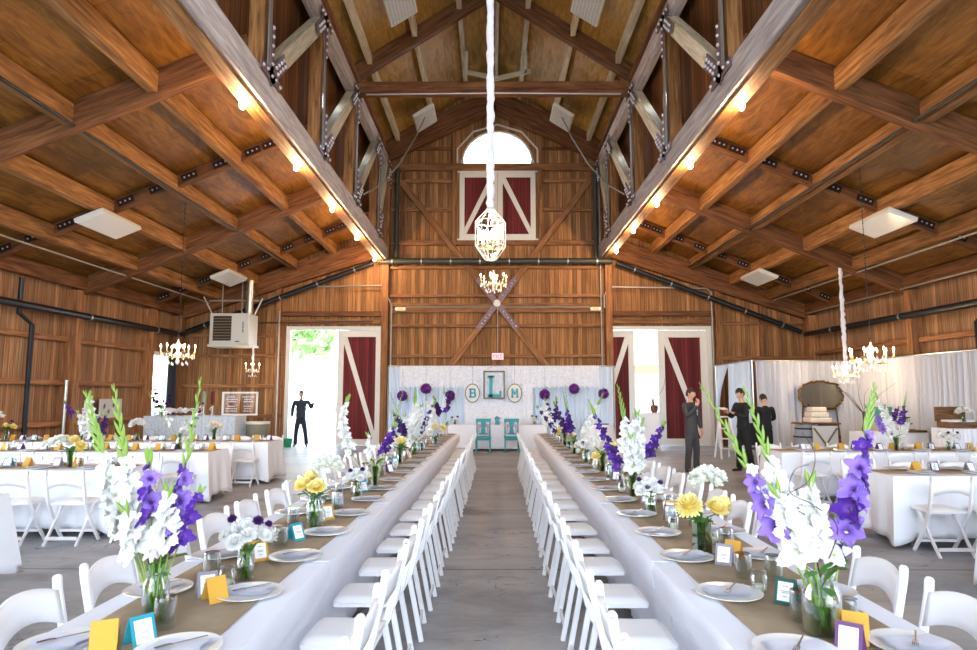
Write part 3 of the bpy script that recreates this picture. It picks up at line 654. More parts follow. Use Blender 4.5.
def clear(x, y, r=.115, ax=1):
    for _ in range(8):
        h = [v for v in VPOS if math.hypot(v[0]-x, v[1]-y) < r]
        if not h: break
        if ax: y += .07
        else: x += .07
    VPOS.append((x, y)); return x, y
def jar_candle(x, y, z, label, group):
    o = MB().lathe([(.001,.004),(.03,.004),(.034,.01),(.035,.07),(.031,.078),(.033,.09),(.035,.09),(.033,.078),(.037,.07),(.036,.004),(.001,0)], 18).build('candle_jar', 'glass_clear', None, (x,y,z))
    tag(o, label, 'candle jar', group)
    MB().lathe([(.001,.006),(.021,.006),(.021,.035),(.001,.037)], 14).build('tealight', 'wax', o); return o
EL = lambda y: -(.892-.0125*(y-2.5)); ER = lambda y: .862+.0085*(y-2.7)
def settings(nm, plates, zt, row, tblname, detail=True, first=0):
    """plates: list of (x, y, rz); lays a plate, napkin and fork at each"""
    for k, (x, y, rz) in enumerate(plates):
        w = ORD[k+first]
        o = inst(_plate, 'plate', None, (x, y, zt)); tag(o, f'round white plate, {row} of {tblname}, {w} {nm}', 'plate', f'plates on {tblname}')
        o = inst(_napk[k % 3], 'napkin', None, (x, y, zt), (0,0,rz+random.uniform(-.2,.2))); tag(o, f'pale folded napkin, {row} of {tblname}, {w} {nm}', 'napkin', f'napkins on {tblname}')
        if detail:
            o = inst(_fork, 'fork', None, (x+.01, y, zt+.036), (0,0,rz+PI/2+.9)); tag(o, f'silver fork, {row} of {tblname}, {w} {nm}', 'fork', f'forks on {tblname}')
for side, E, s in (('left', EL, -1), ('right', ER, 1)):
    tn = f'the {side} long table'; ang = math.atan(-.0125 if s < 0 else -.0085)
    ang = -math.atan((E(10)-E(5))/5)
    cxl = lambda y: E(y)+s*.39
    ys = [1.72+1.9*k for k in range(7)]
    proto = make_table(1.9); index(proto)
    for k, y in enumerate(ys):
        t = proto if k == 0 else copy_tree(proto)
        t.location = (cxl(y), y, 0); t.rotation_euler = (0,0,ang); t['label'] = f'folding table under the {ORD[k]} cloth of {tn} from camera'; t['group'] = f'tables in {tn} row'
        c = cloth(1.88, 'cloth_white', (.001 if k == 0 else 0, 1 if k == 6 else 0), .13+.02*(k % 2), seed=k*3+(s > 0), wave=.5, lift=s)
        c.location = (cxl(y), y+.01, 0); c.rotation_euler = (0,0,ang)
        tag(c, f'long white tablecloth, {ORD[k]} from the camera along {tn}', 'tablecloth', f'tablecloths along {tn}')
    y0, y1 = 1.75, 14.95
    r = MB().sheet(lambda u, v: V(((v-.5)*.54+.006*math.sin(u*40), (y1-y0)*u, .0012*math.sin(u*90+v*7))), 160, 6).build('burlap_runner', 'burlap', None, (cxl(y0), y0, .7632), (0,0,ang), solid=.002)
    tag(r, f'tan burlap runner down the middle of {tn}', 'table runner')
    random.seed(11+s)
    ZT = .7665
    yk = [2.34+.648*k for k in range(20)]
    settings('from the camera', [(E(y)+s*.185, y+random.uniform(-.02,.02), .1*s) for y in yk], ZT, 'aisle row', tn)
    settings('from the camera', [(E(y)+s*.615, y+.05, .1*s) for y in yk], ZT, 'outer row', tn)
    for k in range(20):
        y = 2.17+.643*k
        place_chair(E(y)-s*.17+random.uniform(-.012,.012), y+random.uniform(-.03,.03), -s*PI/2+random.uniform(-.05,.05), f'white folding chair, aisle side of {tn}, {ORD[k]} from the camera', f'aisle chairs of {tn}')
        y = 2.28+.632*k
        place_chair(E(y)+s*.935+random.uniform(-.02,.02), y+random.uniform(-.02,.02), s*PI/2+random.uniform(-.05,.05), f'white folding chair, outer side of {tn}, {ORD[k]} from the camera', f'outer chairs of {tn}')
    for k in range(19):
        y = yk[k]+.28
        for row, off in (('aisle', .36), ('outer', .49)):
            if row == 'outer' and k > 12: continue
            xx, yy = clear(E(y)+s*off, y+random.uniform(-.06,.06), .1)
            o = inst(_tumb, 'glass_tumbler', None, (xx, yy, ZT)); tag(o, f'upturned clear tumbler, {row} side of {tn}, {ORD[k]} from camera', 'glass', f'tumblers on {tn}')
    seqs = dict(left=['teal','yellow','yellow','grey','teal','yellow','yellow','grey','teal','yellow','purple','teal','yellow','grey','teal'], right=['purple','yellow','green','grey','yellow','purple','yellow','grey','yellow','purple','green','yellow','grey','yellow','purple'])[side]
    yc = dict(left=[2.42,2.37,2.92,2.86,4.1,3.62,4.78,5.35,6.1,6.9,7.6,8.3,9.1,10.0,10.9], right=[2.36,2.4,2.9,3.55,3.5,4.7,4.95,5.5,6.3,6.9,7.5,8.3,9.1,10.0,10.9])[side]
    oc = dict(left=[.36,.46,.31,.38,.33,.38,.32,.38,.34,.4,.35,.4,.36,.4,.36], right=[.38,.46,.4,.36,.44,.4,.45,.4,.46,.4,.45,.4,.44,.4,.44])[side]
    for k, (c, y, o_) in enumerate(zip(seqs, yc, oc)):
        j = seqs[:k+1].count(c)-1
        xx, yy = clear(E(y)+s*o_, y, .1)
        place_card(xx, yy, ZT, (.55 if s < 0 else -.5)+random.uniform(-.15,.15)+(0 if k % 2 else .25*-s), c, f'{CN[c]} tent card, {ORD[j]} of its colour along {tn}', f'tent cards on {tn}', panel=(c != 'yellow' or k > 4), big=y < 6)
    for k, (y, o_) in enumerate(((3.05,.34),(3.95,.45),(4.45,.33),(5.1,.46),(5.95,.3),(7.1,.4),(8.0,.34),(9.3,.42),(10.4,.36))):
        xx, yy = clear(E(y)+s*o_, y, .09)
        jar_candle(xx, yy, ZT, f'glass jar with a pale candle, {ORD[k]} from the camera on {tn}', f'candle jars on {tn}')
# ------------------------------------------------------------------ the cross tables at both sides
def cross(nmr, x_in, x_dir, y0, n, L, seed, chairs_near, chairs_far, cards, zt=.7665):
    """row of tables running away from the aisle end x_in; near edge at y0"""
    rz = -PI/2*x_dir
    for k in range(n):
        x = x_in+x_dir*k*(L+.02)
        proto = make_table(L); proto.location = (x, y0+.39, 0); proto.rotation_euler = (0,0,rz); proto['label'] = f'folding table under the {ORD[k]} cloth of {nmr} from the aisle'
        c = cloth(L, 'cloth_side', (1 if k == 0 else 0, 1 if k == n-1 else 0), .1, seed+k, wave=1.6)
        c.location = (x, y0+.39, 0); c.rotation_euler = (0,0,rz); tag(c, f'white tablecloth, {ORD[k]} from the aisle on {nmr}', 'tablecloth', 'cloths on the cross tables')
        if n > 1: proto['group'] = 'tables of '+nmr
    T = n*(L+.02)
    r = MB().sheet(lambda u, v: V((x_dir*(T+.15)*u*(1)-x_dir*.05, (v-.5)*.42, .001*math.sin(u*70))), 60, 3).build('burlap_runner', 'burlap', None, (x_in+x_dir*.08, y0+.39, zt-.003), solid=.002)
    r.scale = (T/(T+.2),1,1)
    tag(r, f'tan burlap runner on {nmr}', 'table runner')
    m = int(T/.62); xs = [x_in+x_dir*(.42+.62*k) for k in range(m)]
    settings('from the aisle', [(x, y0+.17, 0) for x in xs], zt, 'near row', nmr, False); settings('from the aisle', [(x, y0+.61, 0) for x in xs], zt, 'far row', nmr, False)
    for k, x in enumerate(xs):
        if chairs_near: place_chair(x-x_dir*.12, y0-.28, 0, f'white folding chair, near side of {nmr}, {ORD[k]} from the aisle', 'chairs at '+nmr)
        if chairs_far: place_chair(x-x_dir*.1, y0+1.06, PI, f'white folding chair, far side of {nmr}, {ORD[k]} from the aisle', 'chairs at '+nmr)
        xx, yy = clear(x+.2, y0+.3, .1, 0)
        o = inst(_tumb, 'glass_tumbler', None, (xx, yy, zt)); tag(o, f'upturned clear tumbler on {nmr}, {ORD[k]} from the aisle', 'glass', 'tumblers on '+nmr)
        c = cards[k % len(cards)]; j = sum(1 for q in range(k) if cards[q % len(cards)] == c)
        xx, yy = clear(x+.08, y0+.39, .11, 0)
        place_card(xx, yy, zt, 0.1, c, f'{CN[c]} tent card on {nmr}, {ORD[j]} of its colour', 'tent cards on '+nmr, c != 'yellow', 1.1, False)
        c2 = 'yellow' if c != 'yellow' else 'purple'; 
        xx, yy = clear(x+.31, y0+.42, .11, 0)
        place_card(xx, yy, zt, -.2, c2, f'{CN[c2]} card paired with {CN[c]}, {ORD[k]} pair on {nmr}', 'paired tent cards on '+nmr, c2 != 'yellow', 1.1, False)
cross('the nearest left cross table', -4.42, -1, 5.28, 1, 1.8, 50, False, False, ['yellow','grey'])
cross('the second left cross table', -4.42, -1, 7.8, 1, 2.44, 51, True, True, ['purple','grey','teal'])
cross('the third left cross table', -4.4, -1, 10.22, 2, 1.9, 52, True, True, ['grey','yellow','purple','teal'])
cross('the farthest left cross table', -4.22, -1, 12.4, 3, 1.9, 55, True, True, ['yellow','grey','yellow','teal'])
cross('the nearest right cross table', 4.2, 1, 4.95, 1, 1.8, 60, False, False, ['yellow','purple'])
cross('the middle right cross table', 4.42, 1, 7.32, 1, 2.44, 61, True, True, ['yellow','grey','purple'])
cross('the farthest right cross table', 4.52, 1, 10.3, 2, 1.9, 62, True, True, ['grey','yellow','purple','yellow'])
# ------------------------------------------------------------------ flowers
def petal(mb, M, L, Wd, flare, cup=.0, ruf=.0, nu=4, nv=2, ph=0):
    """petal rising from the origin along +Z and flaring to +X in frame M"""
    def fn(u, v):
        a = (v-.5)*2; w = Wd*math.sin(PI*min(1, .1+.83*u))**.6*a
        r = L*flare*u**1.5; z = L*(u-.45*flare*u*u)
        return M @ V((r+cup*L*abs(a)*u+ruf*L*math.sin(6*a+ph)*u, w, z+ruf*L*math.cos(5*a+ph+u*3)*u))
    mb.sheet(fn, nu, nv)
def glad_bloom(mat, seed):
    random.seed(seed); mb = MB()
    for k in range(6):
        M = Matrix.Rotation(2*PI*k/6+random.uniform(-.1,.1), 4, 'Z') @ Matrix.Translation((.003,0,0))
        petal(mb, M, .062+(.006 if k % 2 else 0), .027, .95+random.uniform(-.15,.2), -.12, .05, 5, 4, random.uniform(0,6))
    for k in range(3): mb.tube([(0,0,0),(.003*k,.004*(k-1),.03),(.008*k-.005,.008*(k-1),.045)], .0012, 4)
    return mb.mesh('blossom', mat)
BL = {c: [glad_bloom('glad_'+c, 3+i) for i in range(2)] for c in ('white','purple','lavender','dark')}
def mum(mat, R, layers, per, curl, seed, wid=.26):
    random.seed(seed); mb = MB()
    for j in range(layers):
        el = (j+.4)/layers*PI*.58
        n = max(5, int(per*math.sin(el)+3))
        for k in range(n):
            M = Matrix.Rotation(2*PI*(k+.5*(j % 2))/n+random.uniform(-.08,.08), 4, 'Z') @ Matrix.Rotation(el, 4, 'Y')
            petal(mb, M, R*(.92+random.uniform(-.08,.08)), R*wid, curl, -.05, .0, 3, 2)
    mb.ball((0,0,0), R*.35, 6)
    return mb.mesh('bloom', mat)
MU = dict(white=mum('mum_white', .042, 6, 15, -.25, 1), yellow=mum('mum_yellow', .05, 7, 20, .1, 2, .13), lemon=mum('mum_yellow', .04, 5, 12, -.3, 3, .34), cream=mum('mum_cream', .045, 5, 12, -.25, 4, .34), purple=mum('aster_purple', .028, 4, 14, .1, 5, .16), small=mum('mum_white', .022, 3, 7, -.2, 6, .45))
def vase_mesh(kind):
    if kind == 'tall': p, m = [(.001,.004),(.04,.004),(.046,.012),(.046,.14),(.036,.165),(.038,.19),(.041,.19),(.039,.165),(.049,.14),(.049,.01),(.042,0),(.001,0)], 'glass_clear'
    elif kind == 'green': p, m = [(.001,.004),(.036,.004),(.04,.01),(.04,.13),(.043,.135),(.043,.01),(.038,0),(.001,0)], 'glass_green'
    elif kind == 'trumpet': p, m = [(.001,.006),(.028,.006),(.03,.02),(.03,.12),(.045,.2),(.048,.2),(.033,.12),(.034,.01),(.03,0),(.001,0)], 'glass_green'
    elif kind == 'blue': p, m = [(.001,.004),(.034,.004),(.036,.09),(.028,.105),(.03,.12),(.033,.12),(.031,.105),(.039,.09),(.037,0),(.001,0)], 'glass_blue'
    else: p, m = [(.001,.004),(.034,.004),(.038,.01),(.038,.085),(.03,.1),(.032,.115),(.035,.115),(.033,.1),(.041,.085),(.041,.01),(.036,0),(.001,0)], 'glass_clear'
    return MB().lathe(p, 8 if kind == 'green' else 24).mesh('vase', m)
VS = {k: vase_mesh(k) for k in ('tall','green','trumpet','blue','jar')}
VH = dict(tall=.19, green=.135, trumpet=.2, blue=.12, jar=.115)
def bez(a, b, c, t): return a*(1-t)**2+b*2*t*(1-t)+c*t*t
def up_to(d, roll=0):
    d = V(d).normalized(); return d.to_track_quat('Z', 'Y').to_matrix().to_4x4() @ Matrix.Rotation(roll, 4, 'Z')
def glad(parent, tip, mid, col, t0=.35, t1=.72, size=1.0, n=9, seed=0, base=(0,0,.02), face=(0,-1,0), thick=1.0):
    random.seed(seed); a, b, c = V(base), V(mid), V(tip)
    pts = [bez(a,b,c,i/16) for i in range(17)]
    mb = MB().tube(pts, [(.0045-.003*i/16)*thick for i in range(17)], 6)
    face = V(face)
    # green buds in two ranks above the flowers
    m = 11
    for k in range(m):
        t = t1+(1-t1)*k/m*.98; p = bez(a,b,c,t); tg = (bez(a,b,c,min(1,t+.03))-bez(a,b,c,t-.03)).normalized()
        q = tg.cross(face).normalized()*(1 if k % 2 else -1)
        d = (tg*1.0+q*.28+face*.1).normalized(); L = (.075-.05*k/m)*size*1.05; r = (.0085-.005*k/m)*size*thick
        mb.tube([p-d*.004, p+d*L*.3, p+d*L*.65, p+d*L], [r*.5, r, r*.75, r*.12], 6)
    st = mb.build('gladiolus_stem', 'bud_green', parent)
    if col is None: return st
    for k in range(n):
        t = t0+(t1-t0)*k/(n-1); p = bez(a,b,c,t); tg = (bez(a,b,c,min(1,t+.02))-bez(a,b,c,t-.02)).normalized()
        q = tg.cross(face).normalized()*(1 if k % 2 else -1)
        d = (face*random.uniform(.5,1.1)+q*random.uniform(.5,1.0)+tg*.45).normalized()
        sc = size*(1.05-.55*(k/(n-1))**1.6)
        cc = col[k % len(col)] if isinstance(col, (list, tuple)) else col
        o = inst(BL[cc][k % 2], 'blossom', st); M = Matrix.Translation(p) @ up_to(d, random.uniform(0,6)) @ Matrix.Scale(sc, 4); o.matrix_basis = M
    return st
def leaves(parent, n, r, h, size=.07, seed=0, z0=.1, name='foliage', mat='leaf_green'):
    random.seed(seed); mb = MB()
    for k in range(n):
        a = random.uniform(0,2*PI); e = random.uniform(.2,1.3); p = V((r*.3*math.cos(a), r*.3*math.sin(a), z0+random.uniform(0,h)))
        M = Matrix.Translation(p) @ Matrix.Rotation(a, 4, 'Z') @ Matrix.Rotation(e, 4, 'Y')
        petal(mb, M, size*random.uniform(.7,1.2), size*.18, .35, .1, 0, 4, 2)
    return mb.build(name, mat, parent)
def stems_in(parent, n, r, h, seed=0, spread=.05):
    random.seed(seed); mb = MB()
    for k in range(n):
        a = random.uniform(0,2*PI); b = a+PI+random.uniform(-.6,.6)
        mb.tube([(r*math.cos(a), r*math.sin(a), .008), (r*.2*math.cos(b), r*.2*math.sin(b), h*.6), (spread*math.cos(b), spread*math.sin(b), h*1.15)], .003, 5)
    return mb.build('cut_stem', 'stem_green', parent)
def vase(parent, kind, water=True, s=1):
    v = inst(VS[kind], 'vase', parent)
    if water:
        rr = dict(tall=.044, green=.037, trumpet=.028, blue=.031, jar=.036)[kind]
        MB().lathe([(.001,.006),(rr,.007),(rr,VH[kind]*.55),(.001,VH[kind]*.55)], 20).build('water', 'glass_green' if kind != 'blue' else 'glass_blue', v)
    return v
def twig(parent, pts, r=.0025, name='curly_twig', mat='twig'):
    P = [V(p) for p in pts]; out = []
    for i in range(len(P)-1):
        p0, p1, p2, p3 = P[max(0,i-1)], P[i], P[i+1], P[min(len(P)-1,i+2)]
        for k in range(6):
            t = k/6; out.append(.5*((2*p1)+(p2-p0)*t+(2*p0-5*p1+4*p2-p3)*t*t+(3*p1-p0-3*p2+p3)*t**3))
    out.append(P[-1]); n = len(out)
    return MB().tube(out, [r*(1-.6*i/n) for i in range(n)], 6).build(name, mat, parent)
def arrangement(x, y, z, label, kind, glads=(), twigs=(), group=None, rot=0, leafn=6, seed=0, cat='flower arrangement', sc=1):
    t = thing('gladiolus_arrangement', label, cat, (x,y,z), rot, group); vase(t, kind); t.scale = (sc,sc,sc)
    for k, g in enumerate(glads): glad(t, seed=seed+k, **g)
    stems_in(t, 5, .03, VH[kind], seed, .03)
    if leafn: leaves(t, leafn, .05, .06, .11, seed, VH[kind]*.9)
    for w_ in twigs: twig(t, w_)
    return t
def bouquet(x, y, z, label, kind, blooms, leafn=8, seed=0, group=None, lsize=.06, sc=1):
    """blooms: list of (dx, dy, dz, kind, scale)"""
    t = thing('bouquet', label, 'bouquet', (x,y,z), 0, group); vase(t, kind); t.scale = (sc,sc,sc)
    random.seed(seed); H = VH[kind]
    stems_in(t, 7, .028, H, seed, .03); leaves(t, leafn, .05, .05, lsize, seed, H*.85)
    for (dx, dy, dz, c, s) in blooms:
        p = V((dx,dy,dz)); d = V((dx*6, dy*6-.3, max(.25, (dz-H))*4+.1))
        o = inst(MU[c], 'bloom', t); o.matrix_basis = Matrix.Translation(p) @ up_to(d, random.uniform(0,6)) @ Matrix.Scale(s, 4)
    return t
def dome(n, R, zc, c, s, seed=0, flat=.7):
    random.seed(seed); out = []
    for k in range(n):
        a = k*2.399; e = math.sqrt((k+.5)/n); out.append((R*e*math.cos(a), R*e*math.sin(a), zc+R*flat*math.sqrt(max(0,1-e*e)), c, s*random.uniform(.85,1.12)))
    return out
Z = .768
# -- foreground right
RA = arrangement(1.235, 2.54, Z, 'large white, lavender and purple gladioli, nearest the camera on the right long table', 'tall', [
    dict(tip=(-.43,0,.93), mid=(-.16,-.02,.45), col=['lavender','white'], t0=.42, t1=.64, n=6, size=.95),
    dict(tip=(-.24,.05,.92), mid=(-.13,0,.52), col='white', t0=.42, t1=.64, n=6, size=1.0),
    dict(tip=(.25,0,.93), mid=(.12,-.02,.4), col=['lavender','lavender','purple'], t0=.42, t1=.8, n=10, size=.95),
    dict(tip=(-.02,.0,.56), mid=(-.04,-.03,.32), col='white', t0=.58, t1=.92, n=6, size=1.05),
    dict(tip=(-.17,-.05,.52), mid=(-.08,-.06,.3), col='white', t0=.55, t1=.95, n=7, size=1.1),
    dict(tip=(.09,.02,.42), mid=(.05,.0,.26), col=['white','purple'], t0=.6, t1=.9, n=4, size=.85)],
    [[(0,0,.2),(-.05,-.02,.42),(-.13,-.04,.5),(-.05,-.05,.56),(-.02,-.05,.66),(-.06,-.04,.74)], [(0,0,.2),(.06,-.03,.38),(-.03,-.05,.47),(-.12,-.05,.52),(-.1,-.05,.6),(-.04,-.04,.62)]], seed=5)
for c_ in RA.children:
    if c_.name.startswith('vase'): c_.scale = (1.4, 1.4, 1.06)
# -- foreground left
arrangement(-1.325, 2.66, Z, 'large white and purple gladioli with green tips, nearest on the left long table', 'tall', [
    dict(tip=(-.33,0,.9), mid=(-.2,0,.5), col='white', t0=.38, t1=.66, n=8, size=1.15),
    dict(tip=(-.24,.04,.93), mid=(-.14,.02,.5), col='white', t0=.3, t1=.62, n=8, size=1.2),
    dict(tip=(.14,0,.96), mid=(.08,0,.45), col=['purple','lavender'], t0=.36, t1=.62, n=7, size=.95),
    dict(tip=(-.03,-.05,.66), mid=(-.01,-.04,.35), col=['purple','lavender'], t0=.6, t1=.9, n=5, size=.85),
    dict(tip=(-.1,-.06,.42), mid=(-.05,-.04,.26), col='white', t0=.6, t1=.95, n=6, size=1.05),
    dict(tip=(.06,-.06,.5), mid=(.03,-.04,.27), col='white', t0=.55, t1=.95, n=6, size=1.05),
    dict(tip=(.16,.0,.5), mid=(.07,-.02,.26), col='purple', t0=.55, t1=.95, n=6, size=.7)], seed=25)
bouquet(1.18, 3.76, Z, 'tight bouquet of a spiky yellow chrysanthemum, white and lemon blooms in a green glass', 'green', [(-.06,-.03,.2,'yellow',1.35),(.05,-.04,.19,'lemon',1.2),(.09,.0,.2,'lemon',1.0)]+[(q[0]+.05,q[1]+.05,q[2],q[3],q[4]) for q in dome(26,.075,.27,'small',1.25,3,1)], 14, 3, sc=1.3)
bouquet(-1.19, 3.25, Z, 'round bouquet of white blooms with three small purple asters in a short jar', 'jar', dome(17,.105,.16,'white',1.0,4,.8)+[(-.05,-.06,.29,'purple',1.0),(.07,-.05,.28,'purple',1.1),(.11,-.02,.26,'purple',.8)], 8, 4)
bouquet(-1.18, 4.44, Z, 'pale yellow lilies and small white sprays in a clear glass, left long table', 'tall', [(-.06,-.03,.25,'lemon',1.4),(.02,-.05,.24,'lemon',1.4),(-.03,.02,.29,'lemon',1.2)]+[(q[0]+.06,q[1]+.05,q[2],q[3],q[4]) for q in dome(26,.09,.3,'small',1.3,5,1.3)], 18, 5, lsize=.09, sc=1.1)
bouquet(1.2, 5.04, Z, 'low bouquet of white blooms with dark centres beside the second right gladiolus vase', 'jar', dome(13,.095,.14,'white',1.05,6,.8)+[(-.04,-.09,.2,'purple',.8),(.06,-.07,.23,'purple',.9),(-.08,.0,.24,'purple',.9)], 6, 6)
arrangement(1.24, 5.83, Z, 'tall white gladioli with purple spikes in a flared green vase, right long table', 'trumpet', [
    dict(tip=(-.38,0,.84), mid=(-.2,0,.42), col=['purple','dark'], t0=.3, t1=.82, n=11, size=.85),
    dict(tip=(-.12,0,.98), mid=(-.02,0,.5), col='white', t0=.4, t1=.66, n=8, size=1.2),
    dict(tip=(.05,0,.72), mid=(.04,0,.4), col='white', t0=.32, t1=.92, n=10, size=1.3),
    dict(tip=(.1,.05,.66), mid=(.06,.03,.3), col='white', t0=.4, t1=.9, n=8, size=1.2),
    dict(tip=(.29,0,.64), mid=(.12,0,.35), col=['purple','dark'], t0=.5, t1=.92, n=8, size=.85),
    dict(tip=(-.02,-.06,.5), mid=(0,-.04,.25), col='white', t0=.5, t1=.95, n=7, size=1.2)], seed=45)
bouquet(-1.15, 5.7, Z, 'low white bouquet with three purple dots in front of the tall left gladioli', 'jar', dome(13,.095,.14,'white',1.05,7,.8)+[(-.05,-.07,.24,'purple',.9),(.05,-.06,.25,'purple',.9)], 6, 7)
arrangement(-1.12, 6.37, Z, 'tall curved white gladiolus with a purple spike in a clear vase, left long table', 'trumpet', [
    dict(tip=(-.26,0,.88), mid=(-.46,0,.5), col='white', t0=.34, t1=.88, n=12, size=1.0),
    dict(tip=(.2,0,.6), mid=(.04,0,.3), col=['purple','dark'], t0=.55, t1=.92, n=7, size=.85),
    dict(tip=(.25,.1,.95), mid=(.12,.05,.4), col='white', t0=.4, t1=.6, n=5, size=.9),
    dict(tip=(-.08,0,.5), mid=(-.02,0,.25), col='white', t0=.6, t1=.95, n=4, size=.8)], seed=65)
bouquet(1.29, 7.71, Z, 'white and lemon yellow bouquet behind the tall white gladioli of the right table', 'trumpet', [(.1,-.03,.28,'lemon',1.7),(.12,0,.2,'lemon',1.5),(-.07,-.02,.16,'lemon',1.6)]+dome(14,.11,.26,'small',1.9,8,1.2), 22, 8, lsize=.09)
bouquet(1.24, 8.72, Z, 'low white bouquet with small dark centres, third low one along the right table', 'jar', dome(12,.12,.16,'white',1.3,9,.8)+[(-.05,-.1,.26,'purple',.9)], 10, 9)
arrangement(1.24, 9.89, Z, 'fan of green tipped gladioli, purple in the middle and white at right, right table', 'trumpet', [
    dict(tip=(-.55,0,.7), mid=(-.2,0,.3), col=['dark','white'], t0=.55, t1=.95, n=8, size=.95),
    dict(tip=(-.17,0,.95), mid=(-.05,0,.4), col=['purple','dark'], t0=.4, t1=.7, n=8, size=1.0),
    dict(tip=(-.3,.05,.78), mid=(-.1,0,.3), col='dark', t0=.5, t1=.92, n=8, size=.9),
    dict(tip=(.45,0,.92), mid=(.2,0,.35), col='white', t0=.35, t1=.8, n=11, size=1.1),
    dict(tip=(-.12,.05,1.05), mid=(-.1,0,.5), col=None, t1=.5)], [[(0,0,.2),(.15,0,.5),(.25,0,.6),(.2,0,.75)]], seed=85)
bouquet(1.29, 11.64, Z, 'cream and pale yellow bouquet toward the far end of the right table', 'trumpet', [(-.12,-.02,.27,'lemon',2.0),(-.1,0,.2,'lemon',1.6),(.08,-.02,.18,'cream',2.0),(.14,0,.16,'cream',1.6),(.02,0,.24,'white',1.5)], 18, 10, lsize=.09)
arrangement(1.34, 14.1, Z, 'small purple and white gladioli at the very far end of the right table', 'trumpet', [
    dict(tip=(-.2,0,.8), mid=(-.05,0,.4), col=['white','dark'], t0=.35, t1=.9, n=9, size=1.2), dict(tip=(.05,0,.85), mid=(.05,0,.4), col='dark', t0=.4, t1=.85, n=8, size=1.1), dict(tip=(-.3,0,.6), mid=(-.2,0,.4), col='white', t0=.4, t1=.9, n=8, size=1.3)], seed=95)
bouquet(-1.2, 8.64, Z, 'slim vase with one round yellow bloom and dark buds, left table', 'trumpet', [(.02,-.02,.27,'lemon',1.7),(-.06,0,.33,'purple',1.6),(-.02,.02,.4,'purple',1.6),(-.1,0,.22,'white',1.0)], 22, 11, lsize=.1)
arrangement(-1.13, 9.71, Z, 'mixed white and purple gladioli behind the slim yellow bloom vase, left table', 'tall', [
    dict(tip=(-.32,0,.62), mid=(-.12,0,.3), col='dark', t0=.5, t1=.95, n=9, size=1.0), dict(tip=(.3,0,.8), mid=(.12,0,.35), col=['dark','white'], t0=.45, t1=.9, n=9, size=1.0),
    dict(tip=(0,0,1.0), mid=(.0,0,.5), col='white', t0=.32, t1=.72, n=10, size=1.4), dict(tip=(.08,.05,.7), mid=(.04,0,.4), col='white', t0=.3, t1=.95, n=10, size=1.4), dict(tip=(-.15,.05,.55), mid=(-.06,0,.3), col='white', t0=.3, t1=.95, n=9, size=1.4), dict(tip=(-.42,0,1.0), mid=(-.2,0,.5), col=None, t1=.45)], seed=105)
bouquet(-1.0, 11.63, Z, 'white anemone bouquet with two yellow blooms near the far end of the left table', 'blue', dome(9,.16,.18,'white',1.7,12,.6)+[(.0,-.08,.32,'lemon',1.6),(.14,-.08,.3,'lemon',1.6),(-.1,-.16,.26,'purple',.9)], 12, 12)
arrangement(-1.02, 14.6, Z, 'purple and white gladioli at the far end of the left table', 'tall', [
    dict(tip=(.05,0,.95), mid=(.02,0,.5), col=['purple','dark'], t0=.55, t1=.98, n=8, size=1.2), dict(tip=(-.28,0,.85), mid=(-.1,0,.4), col='dark', t0=.55, t1=.9, n=8, size=1.2), dict(tip=(-.42,0,.75), mid=(-.2,0,.35), col='white', t0=.5, t1=.98, n=9, size=1.2), dict(tip=(-.05,0,1.1), mid=(0,0,.5), col='white', t0=.6, t1=.8, n=5)], seed=115)
for k, (x, y) in enumerate(((-1.12,10.5),(-1.05,12.4),(-1.1,13.3),(1.3,12.6),(1.28,10.9))):
    o = inst(VS['blue'], 'glass_jar', None, (x,y,Z)); tag(o, ['pale blue glass jar before the white anemones on the left table','pale blue glass jar just behind the white anemones, left table','pale blue glass jar farthest along the left table','pale blue glass jar farthest along the right table','pale blue glass jar before the cream bouquet, right table'][k], 'jar', 'blue jars on the long tables')
# -- on the cross tables
bouquet(-5.18, 8.1, Z, 'bouquet of yellow dahlias and white blooms on the second left cross table', 'trumpet', [(.06,-.03,.32,'lemon',1.6),(.13,-.02,.25,'lemon',1.7),(.1,0,.2,'lemon',1.2)]+[(q[0]-.12,q[1],q[2],q[3],q[4]) for q in dome(12,.12,.24,'small',2.4,13,.9)]+[(-.3,0,.28,'small',2.4),(-.25,.02,.31,'small',2.2)], 22, 13, lsize=.1)
arrangement(-6.39, 10.6, Z, 'white and purple gladioli on the third left cross table', 'tall', [dict(tip=(-.1,0,.85), mid=(-.1,0,.4), col='white', t0=.3, t1=.9, n=10, size=1.3), dict(tip=(.16,0,.55), mid=(.1,0,.3), col='dark', t0=.4, t1=.95, n=7, size=1.1), dict(tip=(-.3,0,.6), mid=(-.2,0,.3), col='white', t0=.4, t1=.95, n=7, size=1.3)], seed=125)
arrangement(-5.1, 10.75, Z, 'loose white spikes at the aisle end of the third left cross table', 'tall', [dict(tip=(-.36,0,.8), mid=(-.12,0,.4), col='white', t0=.5, t1=.8, n=5, size=.8), dict(tip=(.42,0,.9), mid=(.2,0,.35), col=['white','dark'], t0=.4, t1=.85, n=8, size=.8), dict(tip=(-.6,0,1.0), mid=(-.3,0,.5), col=None, t1=.5), dict(tip=(.1,0,.45), mid=(.0,0,.2), col='white', t0=.7, t1=.95, n=3, size=.9)], [[(0,0,.2),(.2,0,.5),(.15,0,.7),(.4,0,.9)]], seed=135)
arrangement(-8.0, 12.85, Z, 'tall white gladioli with a purple one on the farthest left cross table', 'tall', [dict(tip=(.1,0,.95), mid=(.02,0,.5), col='white', t0=.3, t1=.85, n=11, size=1.5), dict(tip=(-.4,0,.75), mid=(-.15,0,.4), col='purple', t0=.6, t1=.95, n=6, size=1.1), dict(tip=(.35,0,.5), mid=(.15,0,.3), col=['white','dark'], t0=.3, t1=.9, n=9, size=1.4)], seed=145)
